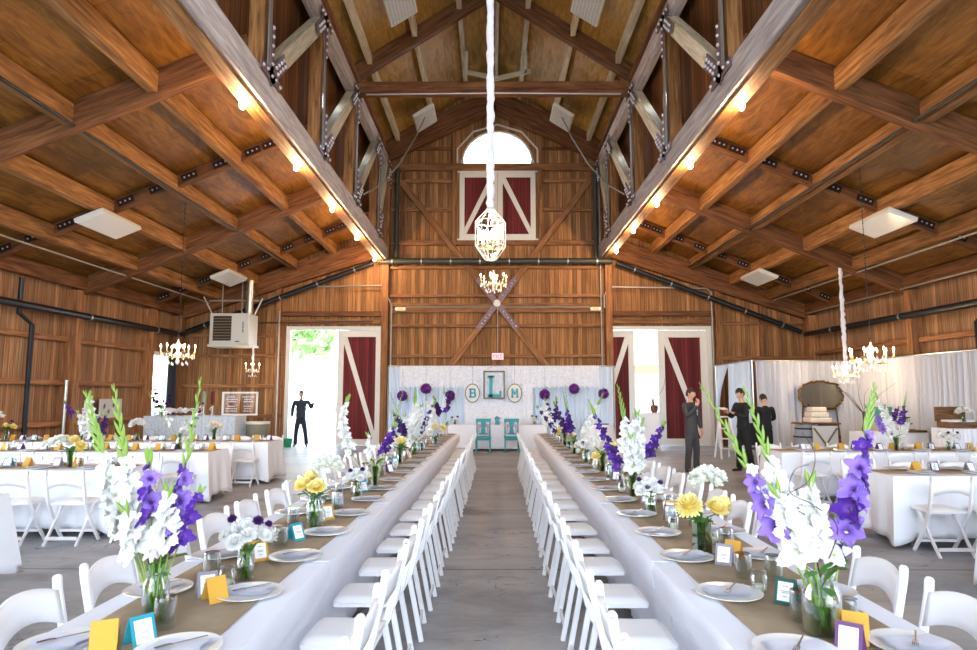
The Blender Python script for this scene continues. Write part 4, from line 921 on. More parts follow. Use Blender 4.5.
bouquet(-9.5, 12.85, Z, 'small bouquet with two yellow blooms near the black downpipe', 'tall', [(.0,-.02,.27,'lemon',1.6),(.12,0,.25,'lemon',1.7),(-.15,0,.5,'white',1.6),(-.08,0,.45,'white',1.3),(.05,.05,.36,'purple',1.4)], 14, 15, lsize=.1)
bouquet(-6.9, 12.8, Z, 'single white bloom cluster at the middle of the farthest left cross table', 'jar', dome(9,.12,.25,'white',1.7,16,1), 8, 16)
bouquet(-5.4, 12.8, Z, 'little bouquet of cream and white blooms in front of the lace covered bar', 'trumpet', [(.0,-.02,.3,'cream',1.8),(-.08,0,.26,'white',1.5),(.1,0,.26,'cream',1.5)], 16, 17, lsize=.09)
arrangement(6.45, 10.55, Z, 'white and purple gladioli in a green vase on the farthest right cross table', 'trumpet', [dict(tip=(-.3,0,.95), mid=(-.1,0,.4), col='white', t0=.4, t1=.85, n=9, size=1.0), dict(tip=(-.45,0,.7), mid=(-.15,0,.3), col='lavender', t0=.5, t1=.95, n=8, size=.9), dict(tip=(.22,0,.95), mid=(.1,0,.4), col=['purple'], t0=.5, t1=.75, n=5, size=.9), dict(tip=(.2,0,.45), mid=(.1,0,.25), col='white', t0=.5, t1=.95, n=6, size=1.3), dict(tip=(-.15,0,.7), mid=(-.05,0,.3), col='white', t0=.4, t1=.95, n=8, size=1.2)], seed=155)
bouquet(7.35, 10.65, Z, 'white anemone bouquet with dark centres on the farthest right cross table', 'jar', dome(8,.14,.15,'white',1.6,18,.7)+[(-.06,-.1,.28,'purple',1),(.08,-.1,.28,'purple',1)], 10, 18)
bouquet(5.95, 7.85, Z, 'bouquet with one bright yellow gerbera on the middle right cross table', 'trumpet', [(-.03,-.05,.3,'yellow',1.5),(-.13,0,.22,'lemon',1.7),(.1,0,.32,'purple',1.5),(-.1,.05,.38,'white',1.2),(.12,0,.24,'white',1.4),(.02,.05,.42,'purple',1.1)], 22, 19, lsize=.09)
arrangement(-4.75, 5.55, Z, 'green gladiolus tips on the nearest left cross table, at the photo edge', 'tall', [dict(tip=(.25,0,.92), mid=(.1,0,.5), col=None, t1=.5), dict(tip=(-.1,0,.7), mid=(0,0,.4), col='white', t0=.4, t1=.8, n=7)], seed=165)
# ------------------------------------------------------------------ lamps
def point(parent, loc, power, col=(1, .62, .3), r=.03):
    l = bpy.data.lights.new('bulb_light', 'POINT'); l.energy = power; l.color = col; l.shadow_soft_size = r
    o = bpy.data.objects.new('bulb_light', l); COL.objects.link(o); o.location = loc; o.parent = parent; return o
for s, ys in ((-1, (9.3, 12.0, 14.8, 17.6, 20.4)), (1, (9.6, 12.2, 14.75, 17.25, 19.7))):
    sd = 'left' if s < 0 else 'right'; x = CX+s*3.78
    c = MB().tube([(x-s*.06, Y0, 6.1+s*.05), (x-s*.06, YE-.1, 6.1+s*.05)], .012, 6).build('string_cable', 'pipe_black')
    tag(c, f'black cable feeding the bulbs under the {sd} roof truss', 'cable')
    for k, y in enumerate(ys):
        t = thing('bare_bulb', f'glowing bare bulb under the {sd} roof truss, {ORD[k]} from the camera', 'light bulb', (x, y, 6.11+s*.05), 0, f'bulbs under the {sd} truss')
        MB().lathe([(.06,-.015),(.06,0)], 12).lathe([(.03,-.06),(.035,-.015)], 10).build('socket', 'steel_grey', t)
        MB().lathe([(.001,-.17),(.025,-.165),(.045,-.135),(.05,-.1),(.035,-.06),(.024,-.04)], 14).build('bulb', 'bulb_glow', t)
        point(t, (0, 0, -.3), 22, (1, .64, .36))
def crystal_mesh(): return MB().ball((0,0,-.02), .014, 6, sc=(1,1,1.7)).ball((0,0,.008), .008, 6).mesh('crystal_drop', 'crystal')
_cr = crystal_mesh()
def chandelier(x, y, z, R, n, label, top, cordr=.008, cordmat='pipe_black', power=60, wrapped=False):
    t = thing('chandelier', label, 'chandelier', (x,y,z))
    s = R/.35
    MB().lathe([(.01,-.22),(.03,-.2),(.05,-.16),(.025,-.1),(.06,-.04),(.07,0),(.03,.06),(.02,.16),(.05,.22),(.02,.27),(.008,.32)], 14, sx=s, sy=s).build('column', 'crystal', t)
    for j, (rr, zz, m) in enumerate(((.1, .2, 8), (.22, .02, 14), (.33, -.02, 18), (.2, -.16, 12))):
        for k in range(m):
            a = 2*PI*k/m+j; o = inst(_cr, 'crystal_drop', t, (rr*s*math.cos(a), rr*s*math.sin(a), zz-.03*(k % 2))); o.scale = (s*1.3,)*3
    for k in range(n):
        a = 2*PI*k/n+.3; c_, s_ = math.cos(a), math.sin(a)
        ar = MB().tube([(r*s*c_, r*s*s_, zz) for r, zz in ((.03,0),(.12,-.07),(.22,-.08),(.31,-.03),(.34,.03))], .008, 6).lathe([(.005,.02),(.035,.035),(.03,.045),(.005,.04)], 10, (.34*s*c_, .34*s*s_, 0)).build('arm', 'brass', t)
        c = MB().lathe([(.012,.04),(.012,.14),(.001,.142)], 8, (.34*s*c_, .34*s*s_, 0)).build('candle', 'wax', ar)
        MB().lathe([(.001,.14),(.013,.16),(.011,.185),(.001,.215)], 8, (.34*s*c_, .34*s*s_, 0)).build('flame_bulb', 'candle_glow', c)
    if wrapped:
        random.seed(int(x*10)); pts = []; rs = []
        m = int((top-z-.3)/.07)
        for k in range(m+1): pts.append((random.uniform(-.012,.012), random.uniform(-.012,.012), .3+(top-z-.3)*k/m)); rs.append(wrapped*random.uniform(.7,1.2))
        MB().tube(pts, rs, 8).build('fabric_wrapped_cord', 'shirt_white', t)
    else:
        mb = MB(); k = 0; zz = .3
        mb.tube([(0,0,.3),(0,0,top-z)], cordr*.5, 6)
        while zz < top-z: mb.ball((0,0,zz), cordr*1.6, 6, sc=(1 if k % 2 else .5,.5 if k % 2 else 1,2)); zz += .055; k += 1
        mb.build('chain', cordmat, t)
    point(t, (0, 0, .2), power, (1, .72, .42), .12*s)
    return t
chandelier(-6.77, 14.0, 2.52, .35, 6, 'crystal candle chandelier hanging on a chain left of the unit heater', zP(6.77)+.4, power=16)
chandelier(-7.42, 20.2, 2.42, .2, 4, 'tiny crystal chandelier on a white wrapped cord below the heater', 3.2, power=6, wrapped=.035)
chandelier(6.98, 12.0, 2.3, .37, 7, 'crystal candle chandelier on a long chain before the grey drapes', zP(7)+.4, power=18)
chandelier(8.78, 16.2, 2.15, .3, 6, 'glowing chandelier on a white wrapped cord close to the gold mirror', zP(8.78)+.1, power=34, wrapped=.05)
chandelier(.05, 16.0, 4.42, .34, 6, 'small crystal chandelier hanging behind and below the cage lantern', 9.36, power=16)
# cage lantern in the nave
t = thing('cage_lantern', 'white cage lantern of glass panes hanging over the aisle on a white wrapped cord', 'lantern', (-.015, 9.3, 3.6))
mb = MB(); prof = [(.085,0),(.225,.2),(.225,.56),(.07,.73)]; n = 8
ring = lambda r, z: [(r*math.cos(2*PI*k/n+.2), r*math.sin(2*PI*k/n+.2), z) for k in range(n+1)]
for r, z in prof: mb.tube(ring(r, z), .006, 5)
for k in range(n):
    for (r0, z0), (r1, z1) in zip(prof[:-1], prof[1:]): mb.tube([ring(r0,z0)[k], ring(r1,z1)[k]], .006, 5)
mb.lathe([(.05,.73),(.075,.74),(.06,.77),(.02,.79)], 12); mb.build('cage_frame', 'paint_white', t)
mb = MB()
for k in range(n):
    for (r0, z0), (r1, z1) in zip(prof[:-1], prof[1:]): mb.add([ring(r0,z0)[k], ring(r0,z0)[k+1], ring(r1,z1)[k+1], ring(r1,z1)[k]], [(0,1,2,3)])
mb.build('glass_pane', 'glass_clear', t, smooth=False)
for k in range(6):
    a = k*PI/3; x, y = .1*math.cos(a), .1*math.sin(a)
    ar = MB().tube([(0,0,.2),(x*.6,y*.6,.14),(x,y,.2)], .007, 6).lathe([(.001,.2),(.03,.21),(.001,.22)], 8, (x,y,0)).build('arm', 'brass', t)
    c = MB().lathe([(.013,.21),(.013,.34),(.001,.341)], 8, (x,y,0)).build('candle', 'wax', ar)
    MB().lathe([(.001,.34),(.02,.37),(.017,.41),(.001,.45)], 10, (x,y,0)).build('flame_bulb', 'candle_glow', c)
for k in range(10): inst(_cr, 'crystal_drop', t, (.12*math.cos(k*.63), .12*math.sin(k*.63), .15+.05*(k % 3)))
point(t, (0,0,.5), 12, (1,.75,.45), .1)
random.seed(3); pts = []; rs = []; top = 12.0-3.6
for k in range(120):
    z = .78+(top-.78)*k/119; w_ = .055 if z > 1.7 else .04+.03*random.random()
    pts.append((random.uniform(-.008,.008), random.uniform(-.008,.008), z)); rs.append(w_*random.uniform(.85,1.12))
MB().tube(pts, rs, 10).build('fabric_wrapped_cord', 'shirt_white', t)
# fluorescent panels, switched off
def panel(x, y, z, w_, l, slope, label, lat=True, drop=.05):
    t = thing('light_panel', label, 'ceiling light', (x,y,z)); t.rotation_euler = (0, slope, 0)
    MB().box((-w_/2,-l/2,0),(w_/2,l/2,.09)).build('housing', 'heater_white', t, smooth=False, bevel=.01)
    MB().box((-w_/2+.04,-l/2+.04,-.008),(w_/2-.04,l/2-.04,.001)).build('diffuser', 'plate_white' if not lat else 'panel_lattice', t, smooth=False)
    if lat:
        mb = MB()
        for k in range(9): q = -w_/2+.04+(w_-.08)*k/8; mb.box((q-.005,-l/2+.04,-.02),(q+.005,l/2-.04,-.006))
        for k in range(15): q = -l/2+.04+(l-.08)*k/14; mb.box((-w_/2+.04,q-.005,-.02),(w_/2-.04,q+.005,-.006))
        mb.build('louvre', 'heater_white', t, smooth=False)
    for sx in (-1, 1): MB().tube([(sx*w_*.3,0,.09),(sx*w_*.3,0,.09+drop)], .006, 6).build('hanger', 'steel_grey', t)
a = math.atan(.41)
for s, sd in ((-1,'left'),(1,'right')):
    x = CX+s*7.9
    panel(x, 13.05, zP(x)-.06, .6, 1.4, s*a, f'white framed light panel under the {sd} aisle roof, the nearer one', False)
    panel(x, 19.2, zP(x)-.06, .6, 1.4, s*a, f'white light panel under the {sd} aisle roof near the far wall')
    b = math.atan(.65); x = CX+s*2.15
    panel(x, 14.2, zN(x)-.1, .75, 1.2, s*b, f'latticed light panel high under the {sd} nave roof, at the top photo edge')
    panel(x, 19.9, zN(x)-.35, .75, 1.2, s*b, f'latticed light panel high under the {sd} nave roof, beyond the tie beam', drop=.4)
    pts = [(CX+s*2.15, 19.6, 10.3), (CX+s*2.35, 18.8, 9.3), (CX+s*2.7, 18.0, 8.2), (CX+s*3.1, 17.4, 7.4), (CX+s*3.5, 17.0, 7.0)]
    tag(MB().tube(pts, .022, 6).build('power_cable', 'pipe_grey'), f'grey cable swagging from the {sd} far light panel to the {sd} truss', 'cable')
tag(MB().tube([(-3.2, 15.9, 9.28), (.1, 15.9, 9.31), (3.3, 15.9, 9.28)], .02, 6).build('conduit', 'pipe_grey'), 'thin grey conduit along the underside of the nave tie beam', 'conduit')
# unit heater
t = thing('unit_heater', 'white louvred unit heater hanging from the left aisle roof', 'heater', (-8.12, 20.0, 3.2))
t.scale = (1.38, 1.38, 1.42)
MB().box((-.44,0,0),(.44,.56,.68)).build('heater_case', 'heater_white', t, smooth=False, bevel=.012)
MB().box((-.36,-.006,.08),(.05,.0,.62)).build('grille_recess', 'heater_dark', t, smooth=False)
for k in range(8):
    z = .12+.062*k; MB().box((-.35,-.03,z),(.04,.01,z+.012), M=Matrix.Translation((0,0,0))).build('louvre', 'heater_fin', t, smooth=False)
mb = MB()
for k in range(8): mb.box((.295,-.004,.26+.03*k),(.325,-.001,.26+.03*k+.02))
mb.box((.14,-.004,.05),(.24,-.001,.075)); mb.build('lettering', 'ink', t, smooth=False)
MB().box((-.47,-.015,-.05),(.47,.57,.0)).build('base_tray', 'heater_white', t, smooth=False)
MB().lathe([(.085,.68),(.085,1.45)], 16, (.33,.3,0)).lathe([(.1,1.16),(.1,1.2)], 16, (.33,.3,0)).build('flue_pipe', 'galv', t)
MB().bar((-.42,.05,.68),(-.62,.05,1.05),.05,.012).bar((.45,.3,.68),(.62,.3,1.05),.05,.012).build('bracket', 'heater_white', t, smooth=False)
MB().tube([(-.6,.3,1.0),(.6,.3,1.0)], .02, 6).tube([(-.3,.3,.68),(-.3,.3,1.7)], .012, 6).tube([(.15,.3,.68),(.15,.3,1.7)], .012, 6).build('hanger_rod', 'pipe_grey', t)
# pipes and conduits
def pipe(name, pts, r, mat, label, cat='pipe', clamps=0):
    o = MB().tube(pts, r, 12).build(name, mat); tag(o, label, cat)
    for k in range(clamps):
        p, q = V(pts[0]), V(pts[-1]); c = p+(q-p)*((k+.5)/clamps); d = (q-p).normalized()
        m = MB().tube([c-d*.02, c+d*.02], r*1.18, 12)
        if name == 'sloping_pipe': m.box((c.x-.02, c.y, c.z-.02), (c.x+.02, YE-.012, c.z+.02))
        m.build('pipe_clamp', 'galv', o)
    return o
yp = YE-.42
pipe('main_pipe', [(-3.75,yp,6.02),(3.95,yp,6.02)], .1, 'pipe_green', 'dark green pipe running level across the far wall below the loft door', clamps=8)
pipe('sloping_pipe', [(-9.95,yp,3.68),(-3.9,yp,5.96)], .085, 'pipe_black', 'black pipe sloping down along the far wall to the left corner', clamps=5)
pipe('sloping_pipe', [(10.05,yp,3.68),(4.1,yp,5.96)], .085, 'pipe_black', 'black pipe sloping down along the far wall to the right corner', clamps=5)
pipe('wall_pipe', [(-10.08,Y0,3.52),(-10.08,yp,3.6)], .085, 'pipe_black', 'black pipe running along the top of the left wall', clamps=9)
pipe('wall_pipe', [(10.2,Y0,3.52),(10.2,yp,3.6)], .085, 'pipe_black', 'black pipe running along the top of the right wall', clamps=9)
pipe('downpipe', [(-10.27,14.0,4.2),(-10.27,14.0,3.42),(-10.22,14.35,3.2),(-10.22,14.35,0)], .055, 'pipe_black', 'black downpipe with a jog on the left wall', clamps=0)
pipe('downpipe', [(10.35,13.5,4.2),(10.35,13.5,3.45),(10.35,13.85,3.2),(10.35,13.85,0)], .055, 'pipe_black', 'black downpipe with a jog behind the right drapes')
pipe('standpipe', [(-10.12,15.5,0),(-10.12,15.5,2.0)], .04, 'galv', 'short galvanised pipe standing against the left wall')
pipe('vertical_pipe', [(-3.18,yp+.22,5.9),(-3.18,yp+.22,9.3)], .07, 'pipe_green', 'dark vertical pipe left of the loft door')
pipe('vertical_pipe', [(3.48,yp+.22,5.9),(3.48,yp+.22,9.3)], .07, 'pipe_green', 'dark vertical pipe right of the loft door')
pipe('conduit', [(3.62,yp+.24,0),(3.62,yp+.24,9.0)], .022, 'pipe_grey', 'thin grey conduit up the right central wall post', 'conduit')
pipe('conduit', [(-3.3,yp+.2,0),(-3.3,yp+.2,4.6),(-3.45,yp+.2,4.9),(-3.45,yp+.2,5.25),(-6.3,yp+.2,5.2),(-7.0,yp+.2,4.9)], .028, 'pipe_grey', 'pale conduit above the left barn door opening', 'conduit')
pipe('conduit', [(3.72,yp+.2,4.5),(3.72,yp+.2,4.9),(3.85,yp+.2,5.2),(7.1,yp+.2,5.15),(7.25,yp+.2,5.0),(7.25,yp+.2,0)], .028, 'pipe_grey', 'pale conduit above the right barn door opening', 'conduit')
pipe('conduit', [(-2.82,YE-.2,4.53),(3.24,YE-.2,4.53)], .02, 'pipe_grey', 'conduit between the two emergency lights on the far wall', 'conduit')
pipe('conduit', [(-3.9,YE-.25,4.05),(-9.5,YE-.25,3.98)], .02, 'pipe_black', 'dark cable along the header over the left barn door', 'cable')
pipe('conduit', [(-6.98,YE-.25,0),(-6.98,YE-.25,4.4)], .025, 'pipe_grey', 'vertical conduit beside the left barn door opening', 'conduit')
for x, sd, w_ in ((-6.42,'left aisle roof, second purlin',.028),(-9.2,'left aisle roof, near the wall',.02),(6.45,'right aisle roof, second purlin',.028),(9.15,'right aisle roof, near the wall',.022),(10.2,'right aisle roof, right above the wall pipe',.02)):
    pipe('conduit', [(x,Y0,zP(x)+.03),(x,YE-.5,zP(x)+.03)], w_, 'pipe_grey' if abs(x) > 9 else 'pipe_black', f'long conduit under the {sd}', 'conduit')
# emergency lights, exit sign, round lamp
for x, sd in ((-3.0,'left'),(3.42,'right')):
    t = thing('emergency_light', f'cream emergency light box at the {sd} end of the central wall girt', 'emergency light', (x, YE-.2, 4.46))
    MB().box((-.17,-.06,-.06),(.17,.04,.07)).build('case', 'emergency', t, smooth=False, bevel=.01)
    for q in (-.13, .13): MB().lathe([(.04,0),(.045,.03),(.001,.035)], 12, M=Matrix.Translation((q,-.06,0)) @ Matrix.Rotation(PI/2, 4, 'X')).build('lamp_head', 'plate_white', t)
o = MB().lathe([(.11,0),(.12,.03),(.08,.07),(.001,.08)], 20, M=Matrix.Rotation(PI/2, 4, 'X')).build('round_lamp', 'plate_white', None, (.18, YE-.28, 4.64)); tag(o, 'round white lamp where the diagonal braces cross', 'wall lamp')
t = thing('exit_sign', 'white sign with red EXIT letters hanging above the backdrop', 'exit sign', (.2, YE-.35, 2.78))
MB().box((-.19,-.03,0),(.19,.03,.22)).build('sign_box', 'exit_white', t, smooth=False); MB().tube([(0,0,.22),(0,0,1.75)], .015, 6).build('rod', 'pipe_grey', t)
mb = MB(); y = -.033
def seg(a, b, w_=.022): mb.bar((a[0],y,a[1]),(b[0],y,b[1]), .006, w_, up=(0,0,1) if abs(b[0]-a[0]) > .001 else (1,0,0))
for x0, ch in ((-.15,'E'),(-.07,'X'),(.01,'I'),(.06,'T')):
    if ch == 'E': seg((x0,.05),(x0,.17)); [seg((x0,z),(x0+.055,z)) for z in (.06,.11,.16)]
    if ch == 'X': seg((x0,.05),(x0+.06,.17)); seg((x0,.17),(x0+.06,.05))
    if ch == 'I': seg((x0+.02,.05),(x0+.02,.17))
    if ch == 'T': seg((x0+.035,.05),(x0+.035,.17)); seg((x0,.16),(x0+.075,.16))
mb.build('lettering', 'exit_red', t, smooth=False)
# ------------------------------------------------------------------ backdrop and head table
t = thing('pipe_and_drape_backdrop', 'pale blue-grey curtain backdrop with a scalloped lace top behind the head table', 'backdrop', (0,0,0))
curtain(MB(), (-3.26,20.75,0), (3.85,20.75,0), .02, 2.54, .05, 44, nv=4).build('curtain', 'drape_blue', t)
curtain(MB(), (-2.9,20.66,0), (3.4,20.66,0), 1.93, 2.56, .012, 30, nu=400, nv=3, seed=2, ragged=.07).build('lace_valance', 'lace_white', t)
curtain(MB(), (-.85,20.62,0), (1.3,20.62,0), .6, 2.0, .015, 12, nv=3, seed=4).build('lace_panel', 'lace_white', t)
mb = MB().tube([(-3.3,20.75,2.56),(3.9,20.75,2.56)], .02, 8)
for x in (-3.3, .3, 3.9): mb.tube([(x,20.8,0),(x,20.8,2.56)], .02, 8)
mb.build('drape_pole', 'galv', t)
def oval(parent, x, z, rx, rz_, mat, name, y, th=.02):
    n = 28; return MB().prism([(x+rx*math.cos(2*PI*k/n), z+rz_*math.sin(2*PI*k/n)) for k in range(n)], y, y+th).build(name, mat, parent, smooth=False)
yl = 20.5
def letter(parent, kind, x, z, h, w_):
    mb = MB(); d = h*.17; t_ = h*.13
    B = lambda x0, z0, x1, z1: mb.box((x+x0*w_, yl-.05, z+z0*h), (x+x1*w_, yl-.01, z+z1*h))
    if kind == 'L': B(.12,0,.36,1); B(0,.9,.5,1); B(0,0,1,.14); B(.84,.1,1,.3)
    if kind == 'B':
        B(.1,0,.34,1); B(0,.84,.8,1); B(0,0,.82,.16); B(.1,.43,.75,.57); B(.7,.5,.92,.93); B(.72,.07,.98,.5)
    if kind == 'M':
        B(.05,0,.27,1); B(.73,0,.95,1); B(0,0,.34,.12); B(.66,0,1,.12)
        mb.bar((x+.16*w_,yl-.03,z+.95*h),(x+.5*w_,yl-.03,z+.35*h), .04, w_*.2); mb.bar((x+.84*w_,yl-.03,z+.95*h),(x+.5*w_,yl-.03,z+.35*h), .039, w_*.2)
    return mb.build('letter', 'teal_letter', parent, smooth=False)
t = thing('framed_letter', 'large turquoise letter L inside an open grey rectangular frame', 'sign')
mb = MB()
for a, b in (((-.54,1.5),(-.5,2.4)),((.74,1.5),(.78,2.4)),((-.54,1.5),(.78,1.54)),((-.54,2.36),(.78,2.4))): mb.box((a[0]+.0,yl-.04,a[1]),(b[0],yl,b[1]))
# the frame is narrower than it is high
mb = MB(); x0, x1, z0, z1 = -.26, .42, 1.52, 2.4
for a, b in (((x0,z0),(x0+.05,z1)),((x1-.05,z0),(x1,z1)),((x0+.05,z0),(x1-.05,z0+.05)),((x0+.05,z1-.05),(x1-.05,z1))): mb.box((a[0],yl-.04,a[1]),(b[0],yl,b[1]))
mb.tube([(x0+.05,yl,z1),(.08,yl+.02,2.56),(x1-.05,yl,z1)], .004, 4); mb.build('frame', 'frame_grey', t, smooth=False)
letter(t, 'L', -.13, 1.57, .68, .44)
for k, x in (('B', -.66), ('M', .66)):
    t = thing('oval_letter_sign', f'white oval plaque with a turquoise letter {k} hanging beside the framed L', 'sign')
    oval(t, x+.06, 1.7, .235, .3, 'frame_grey', 'frame', yl); oval(t, x+.06, 1.7, .205, .27, 'paint_white', 'plaque', yl-.012)
    letter(t, k, x-.05, 1.56, .29, .23); MB().tube([(x+.06,yl,2.0),(x+.06,yl+.05,2.56)], .004, 4).build('string', 'ink', t)
for k, (x, z) in enumerate(((-2.42,1.66),(-1.7,1.9),(-1.03,1.67),(2.06,1.68),(2.96,1.84),(3.42+.4,1.68))):
    x = [-2.79,-2.05,-1.3,1.66,2.58,3.5][k]; z = [1.62,1.84,1.62,1.66,1.83,1.68][k]
    o = thing('pompom', f'purple paper pompom on the backdrop, {ORD[k]} of six from the left', 'pompom', (x, 20.45, z), 0, 'purple pompoms')
    random.seed(k); mb = MB()
    for j in range(160):
        d = V((random.gauss(0,1), random.gauss(0,1), random.gauss(0,1))).normalized(); u = d.orthogonal().normalized(); w_ = d.cross(u)
        p = d*.165; mb.add([d*.05, p*.93-u*.035+w_*.015, p*1.06, p*.93+u*.035-w_*.015], [(0,1,2,3)])
    mb.ball((0,0,0), .14, 12); mb.build('paper_ball', 'pom_purple', o); MB().tube([(0,0,.15),(0,.05,2.56-z)], .003, 4).build('string', 'ink', o)
tb = make_table(2.9, 'head_table'); tb.location = (-1.28, 19.9, 0); tb.rotation_euler = (0,0,-PI/2); tb['label'] = 'head table under a white cloth before the backdrop'
c = cloth(2.9, 'cloth_white', (1, 1), .06, 71, wave=.6); c.location = (-1.28, 19.9, 0); c.rotation_euler = (0,0,-PI/2); tag(c, 'white floor length cloth on the head table', 'tablecloth')
def turq_chair(x, y, label):
    t = thing('turquoise_chair', label, 'chair', (x,y,0), 0, 'pair of turquoise chairs')
    for sx in (-1, 1):
        MB().box((sx*.2-.02,-.24,0),(sx*.2+.02,-.2,.42)).build('front_leg', 'turquoise', t, smooth=False, bevel=.004)
        MB().bar((sx*.19,.2,0),(sx*.185,.25,.95), .04, .035, up=(0,1,0)).build('rear_leg', 'turquoise', t, smooth=False, bevel=.004)
    MB().box((-.23,-.25,.42),(.23,.23,.46)).build('seat', 'turquoise', t, smooth=False, bevel=.012)
    MB().box((-.22,.23,.86),(.22,.26,.96)).box((-.19,.225,.5),(.19,.25,.54)).build('back_rail', 'turquoise', t, smooth=False)
    MB().prism([(-.07,.52),(.07,.52),(.05,.68),(.08,.88),(-.08,.88),(-.05,.68)], .225, .245).build('back_splat', 'turquoise', t, smooth=False)
    MB().box((-.19,-.23,.36),(.19,-.21,.42)).build('apron', 'turquoise', t, smooth=False)
    for sx in (-1, 1):
        b = MB().ball((sx*.12,.19,.76), .075, 8, sc=(1,.4,.7)).bar((sx*.12,.19,.74),(sx*.15,.17,.5), .05, .012).build('ribbon_bow', 'ribbon', t)
turq_chair(-.24, 18.95, 'turquoise wooden chair at the head table, the left of the pair'); turq_chair(.58, 18.95, 'turquoise wooden chair at the head table, the right of the pair')
t = thing('turquoise_lantern', 'small turquoise lantern on the head table between the two chairs', 'lantern', (.17, 19.75, .762))
MB().box((-.08,-.08,0),(.08,.08,.03)).box((-.07,-.07,.03),(-.05,-.05,.16)).box((.05,-.07,.03),(.07,-.05,.16)).box((-.07,.05,.03),(-.05,.07,.16)).box((.05,.05,.03),(.07,.07,.16)).build('frame', 'turquoise', t, smooth=False)
MB().lathe([(.11,0),(.1,.02),(.03,.08),(.001,.1)], 4, (0,0,.16)).build('lid', 'turquoise', t, smooth=False); MB().box((-.045,-.045,.03),(.045,.045,.15)).build('glass_body', 'teal_letter', t, smooth=False)
bouquet(-1.1, 19.7, Z, 'tiny purple and white bouquet on the left end of the head table', 'jar', [(-.08,0,.2,'purple',1.8),(.08,0,.22,'purple',1.8),(0,-.04,.16,'white',1.5)], 10, 31, lsize=.09)
bouquet(1.28, 19.7, Z, 'tiny purple and white bouquet on the right end of the head table', 'jar', [(-.06,0,.24,'purple',1.8),(.06,0,.22,'purple',1.8),(-.02,-.06,.14,'white',2)], 10, 32, lsize=.09)
def clothed(x, y, r, h, label, seed, mat='cloth_side', lab2='small table'):
    t = thing('small_table', label, 'table', (x,y,0)); MB().lathe([(r-.03,h-.03),(r-.03,h-.005)], 24).tube([(0,0,0),(0,0,h-.03)], .04, 8).lathe([(.2,0),(.2,.03)], 12).build('table_frame', 'steel_grey', t)
    def fn(u, v):
        a = 2*PI*u; d = r*min(1, v*2) if v < .5 else r+.02+(v-.5)*.12*(1+math.sin(a*11+seed)); z = h if v < .5 else h-(h-.03)*(v-.5)*2
        return V((d*math.cos(a), d*math.sin(a), z))
    MB().sheet(fn, 96, 12).build('cloth_skirt', mat, t); return t
clothed(3.15, 19.4, .42, .78, 'small round table with a white skirt right of the head table', 2); 
o = MB().prism([(-.3,0),(.3,0),(.34,.03),(-.34,.03)], -.1, .1).build('dark_tray', 'dark_ceramic', None, (3.1, 19.3, .782), smooth=False); tag(o, 'dark shallow tray on the skirted round table', 'tray')
# white box stand with branches by the right door
t = thing('display_stand', 'white cloth covered stand by the right barn door leaf', 'stand', (4.75, 20.2, 0))
MB().box((-.36,-.3,.02),(.36,.3,1.1)).build('stand_cover', 'cloth_side', t, smooth=False, bevel=.03)
t = thing('branch_vase', 'brown vase of bare budding branches on the white stand', 'vase', (5.0, 20.2, 1.105))
MB().lathe([(.08,0),(.11,.08),(.12,.2),(.09,.23),(.08,.22),(.1,.1),(.001,.02)], 14).build('vase', 'rustic', t)
random.seed(9)
for k in range(9):
    a = random.uniform(-1,1)*.4; twig(t, [(0,0,.1),(a*.3,random.uniform(-.1,.1),.4),(a*.8,random.uniform(-.2,.2),.75),(a*1.1,random.uniform(-.2,.2),random.uniform(.9,1.2))], .008, 'branch', 'twig')
# ------------------------------------------------------------------ right: drape room
t = thing('drape_wall', 'long grey drapes hung from poles across the right side of the barn', 'curtain')
def drp(p, q, mat, folds, seed, z1=2.56): return curtain(MB(), p, q, .02, z1, .085, folds, nv=4, seed=seed).build('drape', mat, t)
drp((7.2,17.85,0), (9.95,17.85,0), 'drape_grey', 17, 1); drp((10.0,17.8,0), (10.0,10.5,0), 'drape_grey', 42, 2); drp((10.0,10.5,0), (10.0,4.0,0), 'drape_grey', 38, 3)
drp((7.12,17.9,0), (7.12,19.6,0), 'drape_blue', 9, 5)
mb = MB()
mb.sheet(lambda u, v: V((7.12+.04*math.sin(u*28)*(1-abs(v-.55)), 19.6+1.1*u-(.0 if v < .0 else 0)+(1-u)*(1.0*math.sin(PI*min(1,v/.55)/2)), 2.56-2.54*v)) if v < .55 else V((7.12+.03*math.sin(u*28), 20.6+.1*u-(v-.55)*.5*(1-u), 2.56-2.54*v)), 40, 16)
mb.build('tied_back_drape', 'drape_blue', t)
mb = MB().tube([(7.12,17.85,2.58),(10.0,17.85,2.58),(10.0,4.0,2.58)], .022, 8).tube([(7.12,17.85,2.58),(7.12,20.75,2.58)], .022, 8)
for p in ((7.12,17.85),(10.05,17.85),(10.05,13.0),(10.05,8.5),(10.05,4.0),(7.12,20.75)): mb.tube([(p[0],p[1],0),(p[0],p[1],2.6)], .025, 8)
mb.build('drape_pole', 'galv', t)
